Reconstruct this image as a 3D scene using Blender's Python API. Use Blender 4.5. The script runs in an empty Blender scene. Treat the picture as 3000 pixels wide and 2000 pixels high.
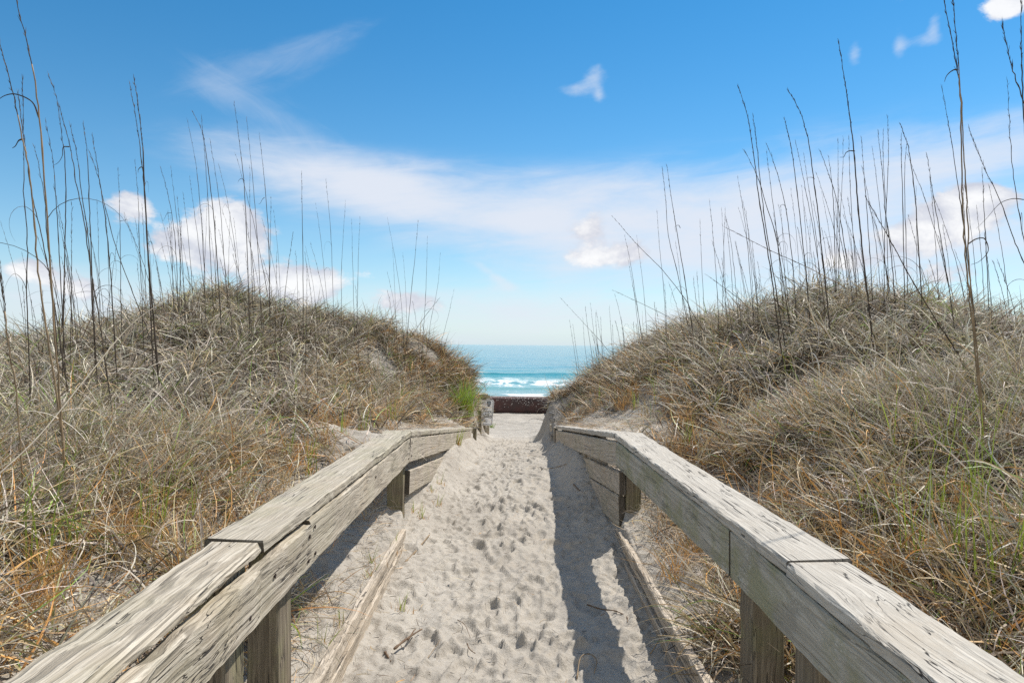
import bpy, math, random
import numpy as np
from mathutils import Matrix, Vector

rng = np.random.RandomState(7)
random.seed(7)
scene = bpy.context.scene
COL = scene.collection
CAMZ = 4.4                      # camera height above the sea
PITCH, ROLL = math.radians(0.29), math.radians(0.5)
FPX = 2000.0                    # focal length in pixels of the 3000 px wide frame
CAM_M = Matrix.Rotation(math.pi / 2 + PITCH, 3, 'X') @ Matrix.Rotation(ROLL, 3, 'Z')
SUN_AZ, SUN_EL = math.radians(47), math.radians(53)

# ------------------------------------------------------------------ helpers
def direction(px, py):
    v = CAM_M @ Vector(((px - 1500) / FPX, -(py - 1000) / FPX, -1.0))
    return np.array(v)

def at(px, py, d):
    """World point seen towards (px, py) at a forward distance of d metres."""
    v = direction(px, py)
    return np.array((0, 0, CAMZ)) + v * (d / v[1])

def fast_mesh(name, verts, quads=None, tris=None, colors=None, attrs=None, smooth=False):
    me = bpy.data.meshes.new(name)
    verts = np.asarray(verts, dtype=np.float32)
    me.vertices.add(len(verts))
    me.vertices.foreach_set('co', verts.ravel())
    parts, starts, tot = [], [], 0
    if quads is not None and len(quads):
        q = np.asarray(quads, dtype=np.int32)
        parts.append(q.ravel()); starts.append(np.arange(len(q)) * 4 + tot); tot += q.size
    if tris is not None and len(tris):
        t = np.asarray(tris, dtype=np.int32)
        parts.append(t.ravel()); starts.append(np.arange(len(t)) * 3 + tot); tot += t.size
    idx = np.concatenate(parts); st = np.concatenate(starts).astype(np.int32)
    me.loops.add(len(idx)); me.loops.foreach_set('vertex_index', idx)
    me.polygons.add(len(st)); me.polygons.foreach_set('loop_start', st)
    me.polygons.foreach_set('use_smooth', np.full(len(st), smooth, dtype=bool))
    if colors is not None:
        a = me.attributes.new('Col', 'FLOAT_COLOR', 'POINT')
        c = np.ones((len(verts), 4), dtype=np.float32); c[:, :3] = colors
        a.data.foreach_set('color', c.ravel())
    for k, v in (attrs or {}).items():
        a = me.attributes.new(k, 'FLOAT', 'POINT')
        a.data.foreach_set('value', np.asarray(v, dtype=np.float32))
    me.update(); me.validate()
    return me

def link(name, me, mat=None, parent=None, matrix=None):
    o = bpy.data.objects.new(name, me); COL.objects.link(o)
    if mat is not None: me.materials.append(mat)
    if parent is not None: o.parent = parent
    if matrix is not None: o.matrix_local = matrix
    return o

def tag(o, label, cat, group=None, kind=None):
    o['label'] = label; o['category'] = cat
    if group: o['group'] = group
    if kind: o['kind'] = kind
    return o

def thing(name, label, cat, loc=(0, 0, 0), group=None):
    o = bpy.data.objects.new(name, None); COL.objects.link(o)
    o.location = loc; o.empty_display_size = .1
    return tag(o, label, cat, group)

class MB:
    """Collects verts and faces for ONE mesh."""
    def __init__(s): s.v, s.f = [], []
    def add(s, v, f):
        b = len(s.v); s.v += [tuple(p) for p in v]; s.f += [tuple(i + b for i in q) for q in f]
    def tube(s, pts, radii, n=6, cap=True):
        pts = [Vector(p) for p in pts]; m = len(pts); v, f = [], []
        ref = Vector((0.31, 0.85, 0.42))
        for i, p in enumerate(pts):
            t = (pts[min(i + 1, m - 1)] - pts[max(i - 1, 0)]).normalized()
            a = t.cross(ref)
            if a.length < 1e-3: a = t.cross(Vector((1, 0, 0)))
            a.normalize(); b = t.cross(a)
            r = radii[i] if hasattr(radii, '__len__') else radii
            for k in range(n):
                an = 2 * math.pi * k / n
                v.append(p + a * (r * math.cos(an)) + b * (r * math.sin(an)))
        for i in range(m - 1):
            for k in range(n):
                f.append((i * n + k, i * n + (k + 1) % n, (i + 1) * n + (k + 1) % n, (i + 1) * n + k))
        if cap:
            f.append(tuple(range(n - 1, -1, -1))); f.append(tuple(range((m - 1) * n, m * n)))
        s.add(v, f)
    def ribbon(s, pts, widths, side=None):
        pts = [Vector(p) for p in pts]; v, f = [], []; m = len(pts)
        for i, p in enumerate(pts):
            t = (pts[min(i + 1, m - 1)] - pts[max(i - 1, 0)]).normalized()
            a = (side if side is not None else t.cross(Vector((0.2, 0.9, 0.3)))).normalized()
            v += [p - a * widths[i] / 2, p + a * widths[i] / 2]
        for i in range(m - 1): f.append((2 * i, 2 * i + 1, 2 * i + 3, 2 * i + 2))
        s.add(v, f)
    def box(s, lo, hi):
        x0, y0, z0 = lo; x1, y1, z1 = hi
        s.add([(x0, y0, z0), (x1, y0, z0), (x1, y1, z0), (x0, y1, z0), (x0, y0, z1), (x1, y0, z1), (x1, y1, z1), (x0, y1, z1)],
              [(0, 3, 2, 1), (4, 5, 6, 7), (0, 1, 5, 4), (1, 2, 6, 5), (2, 3, 7, 6), (3, 0, 4, 7)])
    def mesh(s, name, smooth=False):
        me = bpy.data.meshes.new(name); me.from_pydata(s.v, [], s.f); me.update()
        if smooth: me.polygons.foreach_set('use_smooth', np.ones(len(me.polygons), dtype=bool))
        return me

def catmull(pts, n=6):
    P = [np.asarray(p, float) for p in pts]
    P = [2 * P[0] - P[1]] + P + [2 * P[-1] - P[-2]]
    out = []
    for i in range(1, len(P) - 2):
        a, b, c, d = P[i - 1], P[i], P[i + 1], P[i + 2]
        for k in range(n):
            t = k / n
            out.append(.5 * ((2 * b) + (c - a) * t + (2 * a - 5 * b + 4 * c - d) * t * t + (3 * b - a - 3 * c + d) * t ** 3))
    out.append(P[-2]); return out

def sstep(a, b, x):
    t = np.clip((np.asarray(x, float) - a) / (b - a), 0, 1); return t * t * (3 - 2 * t)

def hash2(i, j, seed):
    h = (i.astype(np.int64) * 374761393 + j.astype(np.int64) * 668265263 + seed * 1442695041) & 0xFFFFFFFF
    h = ((h ^ (h >> 13)) * 1274126177) & 0xFFFFFFFF
    return ((h ^ (h >> 16)) & 0xFFFF) / 65535.0

def vnoise(x, y, seed=0):
    xi, yi = np.floor(x), np.floor(y); fx, fy = x - xi, y - yi
    fx = fx * fx * fx * (fx * (fx * 6 - 15) + 10); fy = fy * fy * fy * (fy * (fy * 6 - 15) + 10)
    xi = xi.astype(np.int64); yi = yi.astype(np.int64)
    a, b = hash2(xi, yi, seed), hash2(xi + 1, yi, seed); c, d = hash2(xi, yi + 1, seed), hash2(xi + 1, yi + 1, seed)
    return (a + (b - a) * fx) * (1 - fy) + (c + (d - c) * fx) * fy - .5

def fbm(x, y, seed=0, oct=4):
    s, a = 0, 1.0
    for k in range(oct):
        s = s + a * vnoise(x * 2 ** k + 13.7 * k, y * 2 ** k - 7.3 * k, seed + k); a *= .5
    return s

# ------------------------------------------------------------------ terrain
def table(ds, hs, sig=.35):
    g = np.arange(-8, 100, .05); h = np.interp(g, ds, hs)
    k = np.exp(-.5 * (np.arange(-40, 41) * .05 / sig) ** 2); k /= k.sum()
    hp = np.convolve(np.pad(h, 40, mode='edge'), k, mode='valid')
    return lambda d: np.interp(d, g, hp)

FAR = ([20, 28, 38, 45, 60, 75, 100], [2.6, 3.3, 3.87, 4.05, 4.42, 5.2, 7])
H_mid = table([-8, 0, 3, 4.4, 6, 8, 9.5, 12, 14] + FAR[0], [1.42, 1.42, 1.40, 1.37, 1.31, 1.35, 1.46, 1.73, 1.97] + FAR[1])
H_lft = table([-8, 3, 4.2, 4.7, 5.8, 6.5, 7.2, 8, 9, 10.1, 12, 14] + FAR[0], [1.39, 1.38, 1.34, 1.28, 1.22, 1.15, 1.09, 1.14, 1.25, 1.38, 1.6, 1.85] + FAR[1], .2)
H_rgt = table([-8, 3, 4.0, 4.6, 5.3, 6.0, 6.3, 6.7, 7.3, 8.5, 9.2, 10, 12, 14] + FAR[0], [1.39, 1.38, 1.36, 1.31, 1.29, 1.21, 1.10, 1.03, 1.07, 1.2, 1.3, 1.42, 1.7, 1.9] + FAR[1], .12)

def wall_l(d): return np.interp(d, [-3, 2.1, 4.62, 4.76, 10.1], [-.70, -.712, -.700, -.726, -.618])
def wall_r(d): return np.interp(d, [-3, 2.0, 4.55, 4.65, 9.0, 10], [.725, .72, .712, .746, .622, .60])

cp = []
def pt(px, py, d):
    p = at(px, py, d); cp.append((p[0], p[1], p[2] - CAMZ))
for q in [(650, 885, 10), (540, 915, 9.8), (420, 955, 9.6), (250, 1010, 9), (0, 1085, 8), (-400, 1130, 7), (760, 908, 10.4), (870, 932, 10.8), (1000, 955, 11.4), (1120, 975, 12), (1230, 1008, 12.6), (1300, 1050, 12.8), (1335, 1110, 12.6), (1362, 1185, 12.2), (1390, 1262, 11.8),
          (600, 1000, 8), (900, 1040, 9.3), (1100, 1100, 10.5), (300, 1090, 6.8), (600, 1150, 6.3), (900, 1180, 7.3), (1100, 1215, 8.6), (1230, 1170, 11.2), (1280, 1235, 10), (0, 1220, 5),
          (1000, 1300, 6), (700, 1400, 4.5), (450, 1560, 3.4), (300, 1750, 2.6), (0, 1500, 3.2), (0, 1800, 2.3), (-400, 1500, 2.8),
          (2450, 892, 8.4), (2330, 930, 8.7), (2200, 968, 9), (2050, 1000, 9.6), (1900, 1035, 10.6), (1800, 1078, 11.6), (2580, 928, 8.2), (1720, 1122, 12.8), (1660, 1180, 14), (2700, 950, 7.5), (3000, 1015, 7), (3400, 1060, 6.5),
          (2400, 1090, 6), (2100, 1090, 7.2), (1900, 1120, 8.7), (1800, 1170, 9.3), (1700, 1215, 10.5), (2000, 1240, 6.2), (1850, 1240, 7.6), (2200, 1350, 4.8), (2500, 1300, 4.2), (2800, 1290, 3.8),
          (2700, 1550, 3), (2900, 1750, 2.4), (3300, 1500, 2.8), (2800, 1080, 5.4), (3100, 1150, 4.8)]:
    pt(*q)
for d, h in [(-3, 1.27), (0, 1.27), (2, 1.27), (3, 1.26), (4, 1.22), (4.7, 1.14), (5.5, .93), (7, .9), (8, .96), (9, 1.08), (10, 1.18), (11, 1.27), (12, 1.36)]:
    cp.append((-.84 if d < 5 else -.9, d, -h))
for d, h in [(-3, 1.27), (0, 1.27), (2, 1.27), (3, 1.26), (4, 1.21), (4.6, 1.14), (5.5, .88), (6.5, .80), (7.5, .90), (9, 1.05), (10, 1.16), (12, 1.36)]:
    cp.append((.84 if d < 5 else .88, d, -h))
for X in (-3, -1.5, 1.5, 3): cp += [(X, 0, -.92), (X, -3, -1.0)]
for X in (-9, 9): cp += [(X, 10, -.3), (X, 6, -.5), (X, 2, -.8), (X, -2, -1), (X, 14, -1), (X, 19, -2.2)]
for X in (-6, 6): cp += [(X, 11, 0), (X, 14.5, -.9), (X, 19, -2.1), (X, 3.5, -.5)]
for X in (-3, 3): cp += [(X, 15, -1.0), (X, 19, -2.2), (X, 12.6, -.05)]
cp += [(-1.2, 16, -1.75), (-1.4, 20, -2.4), (1.2, 16, -1.75), (1.5, 20, -2.35), (0, 19, -2.5)]
CP = np.array(cp)
def tps_phi(r2): return np.where(r2 > 1e-12, .5 * r2 * np.log(np.maximum(r2, 1e-12)), 0)
_n = len(CP); _K = tps_phi(((CP[:, None, :2] - CP[None, :, :2]) ** 2).sum(-1)) + .006 * np.eye(_n)
_P = np.c_[np.ones(_n), CP[:, :2]]
_A = np.block([[_K, _P], [_P.T, np.zeros((3, 3))]])
_W = np.linalg.solve(_A, np.r_[CP[:, 2], 0, 0, 0])
def tps(x, y):
    out = np.empty(len(x))
    for i in range(0, len(x), 40000):
        a, b = x[i:i + 40000], y[i:i + 40000]
        r2 = (a[:, None] - CP[:, 0]) ** 2 + (b[:, None] - CP[:, 1]) ** 2
        out[i:i + 40000] = tps_phi(r2) @ _W[:_n] + _W[_n] + _W[_n + 1] * a + _W[_n + 2] * b
    return out

def far_profile(x, y):
    h = np.interp(y, [-30, 0, 5, 9, 12, 15, 20, 28, 38, 45, 60, 75, 100], [-1, -1, -.6, -.3, -.3, -1.0, -2.3, -3.2, -3.87, -4.05, -4.42, -5.2, -7])
    dune = sstep(24, 14, y) * sstep(-12, 4, y)
    return h + dune * .9 * fbm(x * .22, y * .22, 40, 3)

def ground(x, y):
    """Smooth ground height (world z) without footprints."""
    x = np.asarray(x, float).ravel(); y = np.asarray(y, float).ravel()
    near = (np.abs(x) < 13) & (y > -5) & (y < 24)
    out = far_profile(x, y)
    t = tps(x[near], y[near])
    w = sstep(13, 9, np.abs(x[near])) * sstep(24, 18, y[near]) * sstep(-5, -2, y[near])
    out[near] = out[near] * (1 - w) + t * w
    xl, xr = wall_l(y), wall_r(y)
    e = np.where(x < 0, H_lft(y), H_rgt(y)); m = H_mid(y)
    u = np.where(x < 0, x / xl, x / xr)
    ins = -(m + (e - m) * np.where(x < 0, sstep(.60, 1.0, u), sstep(.58, 1.02, u)))
    k = sstep(9.3, 12, y)                                    # beyond the railings the edge softens
    far_k = sstep(12, 20, y)
    dist = np.where(x < 0, xl - x, x - xr)
    far_k = sstep(13, 20, y)
    a = .004 * (1 - k) + (-.15 - .1 * far_k) * k; b = .036 * (1 - k) + (.20 + 1.7 * far_k) * k
    t = np.clip((dist - a) / (b - a), 0, 1); bl = t * t * (3 - 2 * t)
    out = ins * (1 - bl) + out * bl
    # sand ramps heaped over the dredge pipe on the right side of the gap
    ramp = sstep(33, 37.2, y) * sstep(46, 41, y)
    out = out + ramp * 1.25 * sstep(2.05, 2.5, x + .12 * vnoise(y * .8, y * 0, 5))
    return out + CAMZ

def hit(px, py, lift=0.0):
    """Where the view ray through a pixel meets the ground."""
    v = direction(px, py); v = v / v[1]
    ds = np.arange(1.0, 60, .02)
    P = np.array((0, 0, CAMZ)) + ds[:, None] * v
    g = ground(P[:, 0], P[:, 1])
    k = np.argmax(P[:, 2] - lift < g)
    p = P[k]; p[2] = g[k]
    return p

def gz(x, y): return float(ground([x], [y])[0])

def spaced(core_lo, core_hi, step, lo, hi, grow):
    c = list(np.arange(core_lo, core_hi + 1e-6, step)); s = step
    while c[-1] < hi: s *= grow; c.append(min(hi, c[-1] + s))
    s = step
    while c[0] > lo: s *= grow; c.insert(0, max(lo, c[0] - s))
    return np.array(c)

xs = spaced(-1.0, 1.0, .0115, -400, 400, 1.045)
ys = spaced(2.5, 9.5, .0135, -25, 110, 1.011)
GX, GY = np.meshgrid(xs, ys)
Z = ground(GX, GY).reshape(GX.shape)
NX, NY = len(xs), len(ys)
path_w = sstep(.80, .55, np.abs(GX)) * sstep(-1, 1, GY) * sstep(30, 12, GY)
inner = sstep(.69, .62, np.abs(GX))
foot = np.zeros_like(Z)
pr = np.random.RandomState(11)
for k in range(1150):
    shoe = k >= 560                                             # first small scuffs, then whole shoe prints over them
    d = 2.0 + 16 * pr.rand() ** 1.7; x = np.clip(pr.normal(-.06, .22 if shoe else .27), -.55, .42)
    yaw = pr.normal(0, .35) + (math.pi if pr.rand() < .5 else 0); sc0 = pr.uniform(.8, 1.1) if shoe else pr.uniform(.3, .8)
    ln = pr.uniform(.125, .15) * sc0; wd = pr.uniform(.046, .058) * sc0
    dp = pr.uniform(.008, .026) if shoe else pr.uniform(.006, .018)
    i0, i1 = np.searchsorted(xs, [x - .3, x + .3]); j0, j1 = np.searchsorted(ys, [d - .3, d + .3])
    if i1 <= i0 or j1 <= j0: continue
    X, Y = GX[j0:j1, i0:i1] - x, GY[j0:j1, i0:i1] - d
    c, s = math.cos(yaw), math.sin(yaw)
    a, b = (X * c - Y * s) / wd, (X * s + Y * c) / ln
    wob = .30 * vnoise(X * 14 + k, Y * 14, k) + .16 * vnoise(X * 45 + k, Y * 45, k)
    if shoe: r = np.minimum(np.sqrt(a * a + ((b - .28) / .74) ** 2), np.sqrt((a / .80) ** 2 + ((b + .66) / .36) ** 2)) + wob
    else: r = np.sqrt(a * a + b * b) + wob * 1.4
    pit = -sstep(1.05, .72, r) * (.85 + .4 * np.clip(b, -1, 1)); rim = np.exp(-((r - 1.2) / .22) ** 2) * .5
    cur = foot[j0:j1, i0:i1]; cover = sstep(1.25, .75, r)
    foot[j0:j1, i0:i1] = cur * (1 - .75 * cover) + dp * (pit + rim)
clod = sstep(.12, .42, fbm(GX * 26, GY * 22, 17, 2)) * sstep(.0, .35, fbm(GX * 2.2, GY * 1.8, 19, 2))
lump = .026 * fbm(GX * 3.4, GY * 2.8, 3, 3) + .015 * fbm(GX * 9, GY * 7, 9, 4) + .011 * fbm(GX * 30, GY * 24, 15, 2) + .010 * clod
near_detail = sstep(40, 10, np.hypot(GX, GY))
rough = (.026 * fbm(GX * 27, GY * 20, 21, 3) + .006 * sstep(.1, .4, fbm(GX * 20, GY * 20, 22, 2))) * sstep(.30, .62, np.abs(GX)) * sstep(1.6, .9, np.abs(GX)) * near_detail
Z = Z + (foot + lump) * path_w * inner + rough
Z = Z + (.10 * fbm(GX * 1.3, GY * 1.3, 30, 4) + (.03 * fbm(GX * 12, GY * 12, 33, 3))) * (1 - path_w) * near_detail * sstep(.74, 1.1, np.abs(GX)) 
beach = sstep(17, 24, GY)
Z = Z + beach * sstep(62, 50, GY) * (.10 * fbm(GX * .9, GY * 1.6, 50, 4) + .07 * fbm(GX * .12, GY * 2.3, 53, 2))
for dy in (30.6, 31.3, 33.0):                                    # tyre ruts running along the beach
    Z = Z - .07 * np.exp(-((GY - dy - .1 * np.sin(GX * .3)) / .11) ** 2) + .04 * np.exp(-((GY - dy - .22) / .1) ** 2)

# where dune grass grows (0..1) in ground coordinates
def grass_density(x, y):
    x = np.asarray(x, float); y = np.asarray(y, float)
    n = fbm(x * 1.1, y * 1.1, 71, 3)
    ax = np.abs(x)
    edge = np.where(x < 0, np.interp(y, [0, 4, 5, 7, 9, 10, 11, 13, 16], [1.0, 1.0, .98, 1.0, .95, .75, .4, .15, .9]),
                    np.interp(y, [0, 3, 4.5, 6, 8, 10, 12, 14, 16], [.95, .95, 1.1, 1.25, 1.3, 1.0, .65, .5, 1.0]))
    f = sstep(-.05, .8, ax - edge - .12 * sstep(11.5, 9.5, y) + (.95 - .45 * sstep(9.5, 11.5, y)) * n + .35 * fbm(x * 3.1, y * 3.1, 75, 2)) * (1 - .5 * sstep(.12, .38, fbm(x * 1.6 + 9, y * 1.6, 77, 2)) * sstep(3.2, 1.6, ax))
    return f * sstep(23, 17, y)

GD = grass_density(GX, GY)
vid = np.arange(NX * NY).reshape(NY, NX)
Q = np.stack([vid[:-1, :-1], vid[:-1, 1:], vid[1:, 1:], vid[1:, :-1]], -1).reshape(-1, 4)
V = np.stack([GX, GY, Z], -1).reshape(-1, 3)
wet = sstep(50, 57, GY + 1.0 * fbm(GX * .15, GY * .1, 60, 2))

# ------------------------------------------------------------------ materials
def new_mat(name):
    m = bpy.data.materials.new(name); m.use_nodes = True
    nt = m.node_tree; nt.nodes.clear()
    out = nt.nodes.new('ShaderNodeOutputMaterial')
    return m, nt, out
def N(nt, typ, **kw):
    n = nt.nodes.new(typ)
    for k, v in kw.items():
        if k.startswith('i_'): n.inputs[k[2:].replace('_', ' ')].default_value = v
        else: setattr(n, k, v)
    return n
def mathn(nt, op, a, b=None, c=None, clamp=False):
    n = nt.nodes.new('ShaderNodeMath'); n.operation = op; n.use_clamp = clamp
    for i, v in enumerate((a, b, c)):
        if v is None: continue
        if isinstance(v, (int, float)): n.inputs[i].default_value = v
        else: nt.links.new(v, n.inputs[i])
    return n.outputs[0]
def maprange(nt, v, a, b, c=0, d=1, smooth=True):
    n = nt.nodes.new('ShaderNodeMapRange'); n.interpolation_type = 'SMOOTHSTEP' if smooth else 'LINEAR'
    nt.links.new(v, n.inputs[0])
    for i, x in enumerate((a, b, c, d)): n.inputs[i + 1].default_value = x
    return n.outputs[0]
def mixc(nt, fac, a, b, mode='MIX'):
    n = nt.nodes.new('ShaderNodeMix'); n.data_type = 'RGBA'; n.blend_type = mode
    for sock, v in ((n.inputs[0], fac), (n.inputs[6], a), (n.inputs[7], b)):
        if isinstance(v, (int, float)): sock.default_value = v
        elif isinstance(v, tuple): sock.default_value = v if len(v) == 4 else (*v, 1)
        else: nt.links.new(v, sock)
    return n.outputs[2]
def noise(nt, vec, scale, detail=3, rough=.5, dist=0.0):
    n = nt.nodes.new('ShaderNodeTexNoise'); n.inputs['Scale'].default_value = scale
    n.inputs['Detail'].default_value = detail; n.inputs['Roughness'].default_value = rough; n.inputs['Distortion'].default_value = dist
    nt.links.new(vec, n.inputs['Vector']); return n.outputs['Fac']
def mapping(nt, vec, scale, loc=(0, 0, 0)):
    n = nt.nodes.new('ShaderNodeMapping'); n.inputs['Scale'].default_value = scale; n.inputs['Location'].default_value = loc
    nt.links.new(vec, n.inputs['Vector']); return n.outputs[0]

def sand_material():
    m, nt, out = new_mat('sand'); L = nt.links.new
    tc = N(nt, 'ShaderNodeTexCoord').outputs['Object']
    lit = N(nt, 'ShaderNodeAttribute', attribute_name='litter').outputs['Fac']
    wt = N(nt, 'ShaderNodeAttribute', attribute_name='wet').outputs['Fac']
    n1 = noise(nt, tc, 1.7, 5, .6); n2 = noise(nt, tc, 45, 4, .7); n3 = noise(nt, tc, 420, 2, .6)
    c = mixc(nt, maprange(nt, n1, .3, .7), (.37, .335, .285), (.455, .418, .36))
    c = mixc(nt, mathn(nt, 'MULTIPLY', maprange(nt, n2, .50, .72), .5), c, (.27, .228, .175))
    spk = N(nt, 'ShaderNodeTexVoronoi', i_Scale=70.0); L(tc, spk.inputs['Vector'])
    c = mixc(nt, mathn(nt, 'MULTIPLY', maprange(nt, spk.outputs['Distance'], .15, .08), maprange(nt, n1, .45, .58)), c, (.16, .12, .085))
    lf = mathn(nt, 'MULTIPLY', lit, maprange(nt, noise(nt, tc, 9, 4, .65), .30, .62), clamp=True)
    c = mixc(nt, lf, c, (.11, .09, .07))
    c = mixc(nt, wt, c, (.30, .255, .205))
    p = N(nt, 'ShaderNodeBsdfPrincipled', i_Roughness=.95); p.inputs['Specular IOR Level'].default_value = .12
    L(c, p.inputs['Base Color'])
    b = N(nt, 'ShaderNodeBump', i_Strength=.8, i_Distance=.014)
    h = mathn(nt, 'ADD', mathn(nt, 'MULTIPLY', n2, .8), mathn(nt, 'MULTIPLY', n3, .25))
    L(h, b.inputs['Height'])
    sy_ = N(nt, 'ShaderNodeSeparateXYZ'); L(tc, sy_.inputs[0])
    far = N(nt, 'ShaderNodeBump', i_Distance=.5); L(mathn(nt, 'MULTIPLY', maprange(nt, sy_.outputs[1], 13, 22), .55), far.inputs['Strength'])
    L(mathn(nt, 'ADD', noise(nt, mapping(nt, tc, (.7, 2.4, 1)), 1.0, 6, .65), mathn(nt, 'MULTIPLY', noise(nt, mapping(nt, tc, (.06, 3.2, 1)), 1.0, 3, .6), .8)), far.inputs['Height'])
    L(far.outputs[0], b.inputs['Normal']); L(b.outputs[0], p.inputs['Normal']); L(p.outputs[0], out.inputs[0])
    return m

def wood_material(name, light, dark, crack=.5, moss=0.0, fine=1.0, lich=0.0, ridge=.45, moss_col=(.24, .24, .11)):
    m, nt, out = new_mat(name); L = nt.links.new
    tc = N(nt, 'ShaderNodeTexCoord').outputs['Object']
    rnd = N(nt, 'ShaderNodeObjectInfo').outputs['Random']
    add = N(nt, 'ShaderNodeVectorMath', operation='ADD'); cmb = N(nt, 'ShaderNodeCombineXYZ')
    L(mathn(nt, 'MULTIPLY', rnd, 37.0), cmb.inputs[0]); L(mathn(nt, 'MULTIPLY', rnd, 11.0), cmb.inputs[1]); L(mathn(nt, 'MULTIPLY', rnd, 5.0), cmb.inputs[2])
    L(tc, add.inputs[0]); L(cmb.outputs[0], add.inputs[1]); v = add.outputs[0]
    wob = noise(nt, mapping(nt, v, (1.6, 3, 3)), 1.0, 2, .5)                 # slow wander of the grain
    wv = N(nt, 'ShaderNodeVectorMath', operation='ADD'); wc = N(nt, 'ShaderNodeCombineXYZ')
    L(mathn(nt, 'MULTIPLY', wob, .10), wc.inputs[1]); L(mathn(nt, 'MULTIPLY', wob, .10), wc.inputs[2])
    L(v, wv.inputs[0]); L(wc.outputs[0], wv.inputs[1]); g = wv.outputs[0]
    fig = noise(nt, mapping(nt, v, (.2, 5.0 * fine, 5.0 * fine)), 1.0, 1.0, .5)      # growth rings cut by the saw: contour lines of a stretched field
    wobb = noise(nt, mapping(nt, v, (4, 60, 60)), 1.0, 2, .6)
    ring = mathn(nt, 'SINE', mathn(nt, 'ADD', mathn(nt, 'MULTIPLY', fig, 150.0), mathn(nt, 'MULTIPLY', wobb, 3.2)))
    n1 = noise(nt, mapping(nt, g, (1.5, 85, 85)), 1.0, 5, .6)
    n2 = noise(nt, mapping(nt, g, (3.0, 190, 190)), 1.0, 3, .55)
    n3 = noise(nt, v, 3.2, 5, .65)
    n4 = noise(nt, mapping(nt, g, (.5, 32, 32), (3, 1, 7)), 1.0, 3.0, .5)
    late = mathn(nt, 'MULTIPLY', maprange(nt, ring, .25, .95), maprange(nt, n1, .35, .6))
    c = mixc(nt, maprange(nt, n1, .30, .70), dark, light)
    c = mixc(nt, mathn(nt, 'MULTIPLY', late, ridge), c, tuple(q * .50 for q in dark))
    c = mixc(nt, mathn(nt, 'MULTIPLY', maprange(nt, n2, .52, .70), .55), c, tuple(q * .55 for q in dark))
    c = mixc(nt, mathn(nt, 'MULTIPLY', maprange(nt, n3, .48, .75), .55), c, tuple(q * p_ for q, p_ in zip(light, (.74, .68, .60))))
    if moss > 0:
        mf = mathn(nt, 'MULTIPLY', maprange(nt, noise(nt, v, 4.5, 5, .65), .42, .62), moss)
        c = mixc(nt, mf, c, moss_col)
    if lich > 0:
        vo = N(nt, 'ShaderNodeTexVoronoi', i_Scale=70.0); L(mapping(nt, v, (.8, 1.6, 1.6)), vo.inputs['Vector'])
        lf = mathn(nt, 'MULTIPLY', maprange(nt, vo.outputs['Distance'], .36, .2), maprange(nt, noise(nt, v, 7, 4, .6), .48, .62))
        c = mixc(nt, mathn(nt, 'MULTIPLY', lf, lich), c, (.52, .51, .45))
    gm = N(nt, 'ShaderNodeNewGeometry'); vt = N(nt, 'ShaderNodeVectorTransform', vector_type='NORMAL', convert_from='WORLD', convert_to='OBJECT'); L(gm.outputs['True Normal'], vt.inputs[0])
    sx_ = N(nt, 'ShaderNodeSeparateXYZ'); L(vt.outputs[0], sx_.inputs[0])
    c = mixc(nt, mathn(nt, 'MULTIPLY', maprange(nt, mathn(nt, 'ABSOLUTE', sx_.outputs[0]), .7, .9), .85), c, (.055, .045, .035))  # dark end grain, with the shade of the board ends put into the colour
    iso = mathn(nt, 'ABSOLUTE', mathn(nt, 'SUBTRACT', n4, .5))
    cf = mathn(nt, 'MULTIPLY', mathn(nt, 'MULTIPLY', maprange(nt, iso, .013, .004), maprange(nt, noise(nt, mapping(nt, v, (3.0, 9, 9), (2, 5, 1)), 1.0, 2, .5), .44, .56)), crack)
    c = mixc(nt, cf, c, (.035, .03, .026))
    p = N(nt, 'ShaderNodeBsdfPrincipled', i_Roughness=.82); p.inputs['Specular IOR Level'].default_value = .25
    L(c, p.inputs['Base Color'])
    h = mathn(nt, 'SUBTRACT', mathn(nt, 'ADD', mathn(nt, 'SUBTRACT', n1, mathn(nt, 'MULTIPLY', late, ridge * .9)), mathn(nt, 'MULTIPLY', n2, .5)), mathn(nt, 'MULTIPLY', cf, 1.3))
    b = N(nt, 'ShaderNodeBump', i_Strength=.75, i_Distance=.006); L(h, b.inputs['Height']); L(b.outputs[0], p.inputs['Normal'])
    L(p.outputs[0], out.inputs[0]); return m

def blade_material(name, col=None, transl=.14, rough=.5, spec=.3):
    m, nt, out = new_mat(name); L = nt.links.new
    p = N(nt, 'ShaderNodeBsdfPrincipled', i_Roughness=rough); p.inputs['Specular IOR Level'].default_value = spec
    t = N(nt, 'ShaderNodeBsdfTranslucent'); mx = N(nt, 'ShaderNodeMixShader', i_Fac=transl)
    if col is None:
        a = N(nt, 'ShaderNodeAttribute', attribute_name='Col').outputs['Color']
    else:
        oi = N(nt, 'ShaderNodeObjectInfo').outputs['Random']
        tc = N(nt, 'ShaderNodeTexCoord').outputs['Object']
        a = mixc(nt, maprange(nt, noise(nt, tc, 6, 3, .6), .3, .7), tuple(c * .6 for c in col), col)
        a = mixc(nt, mathn(nt, 'MULTIPLY', oi, .4), a, tuple(c * .55 for c in col))
    L(a, p.inputs['Base Color']); L(a, t.inputs['Color'])
    L(p.outputs[0], mx.inputs[1]); L(t.outputs[0], mx.inputs[2]); L(mx.outputs[0], out.inputs[0]); return m

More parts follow.
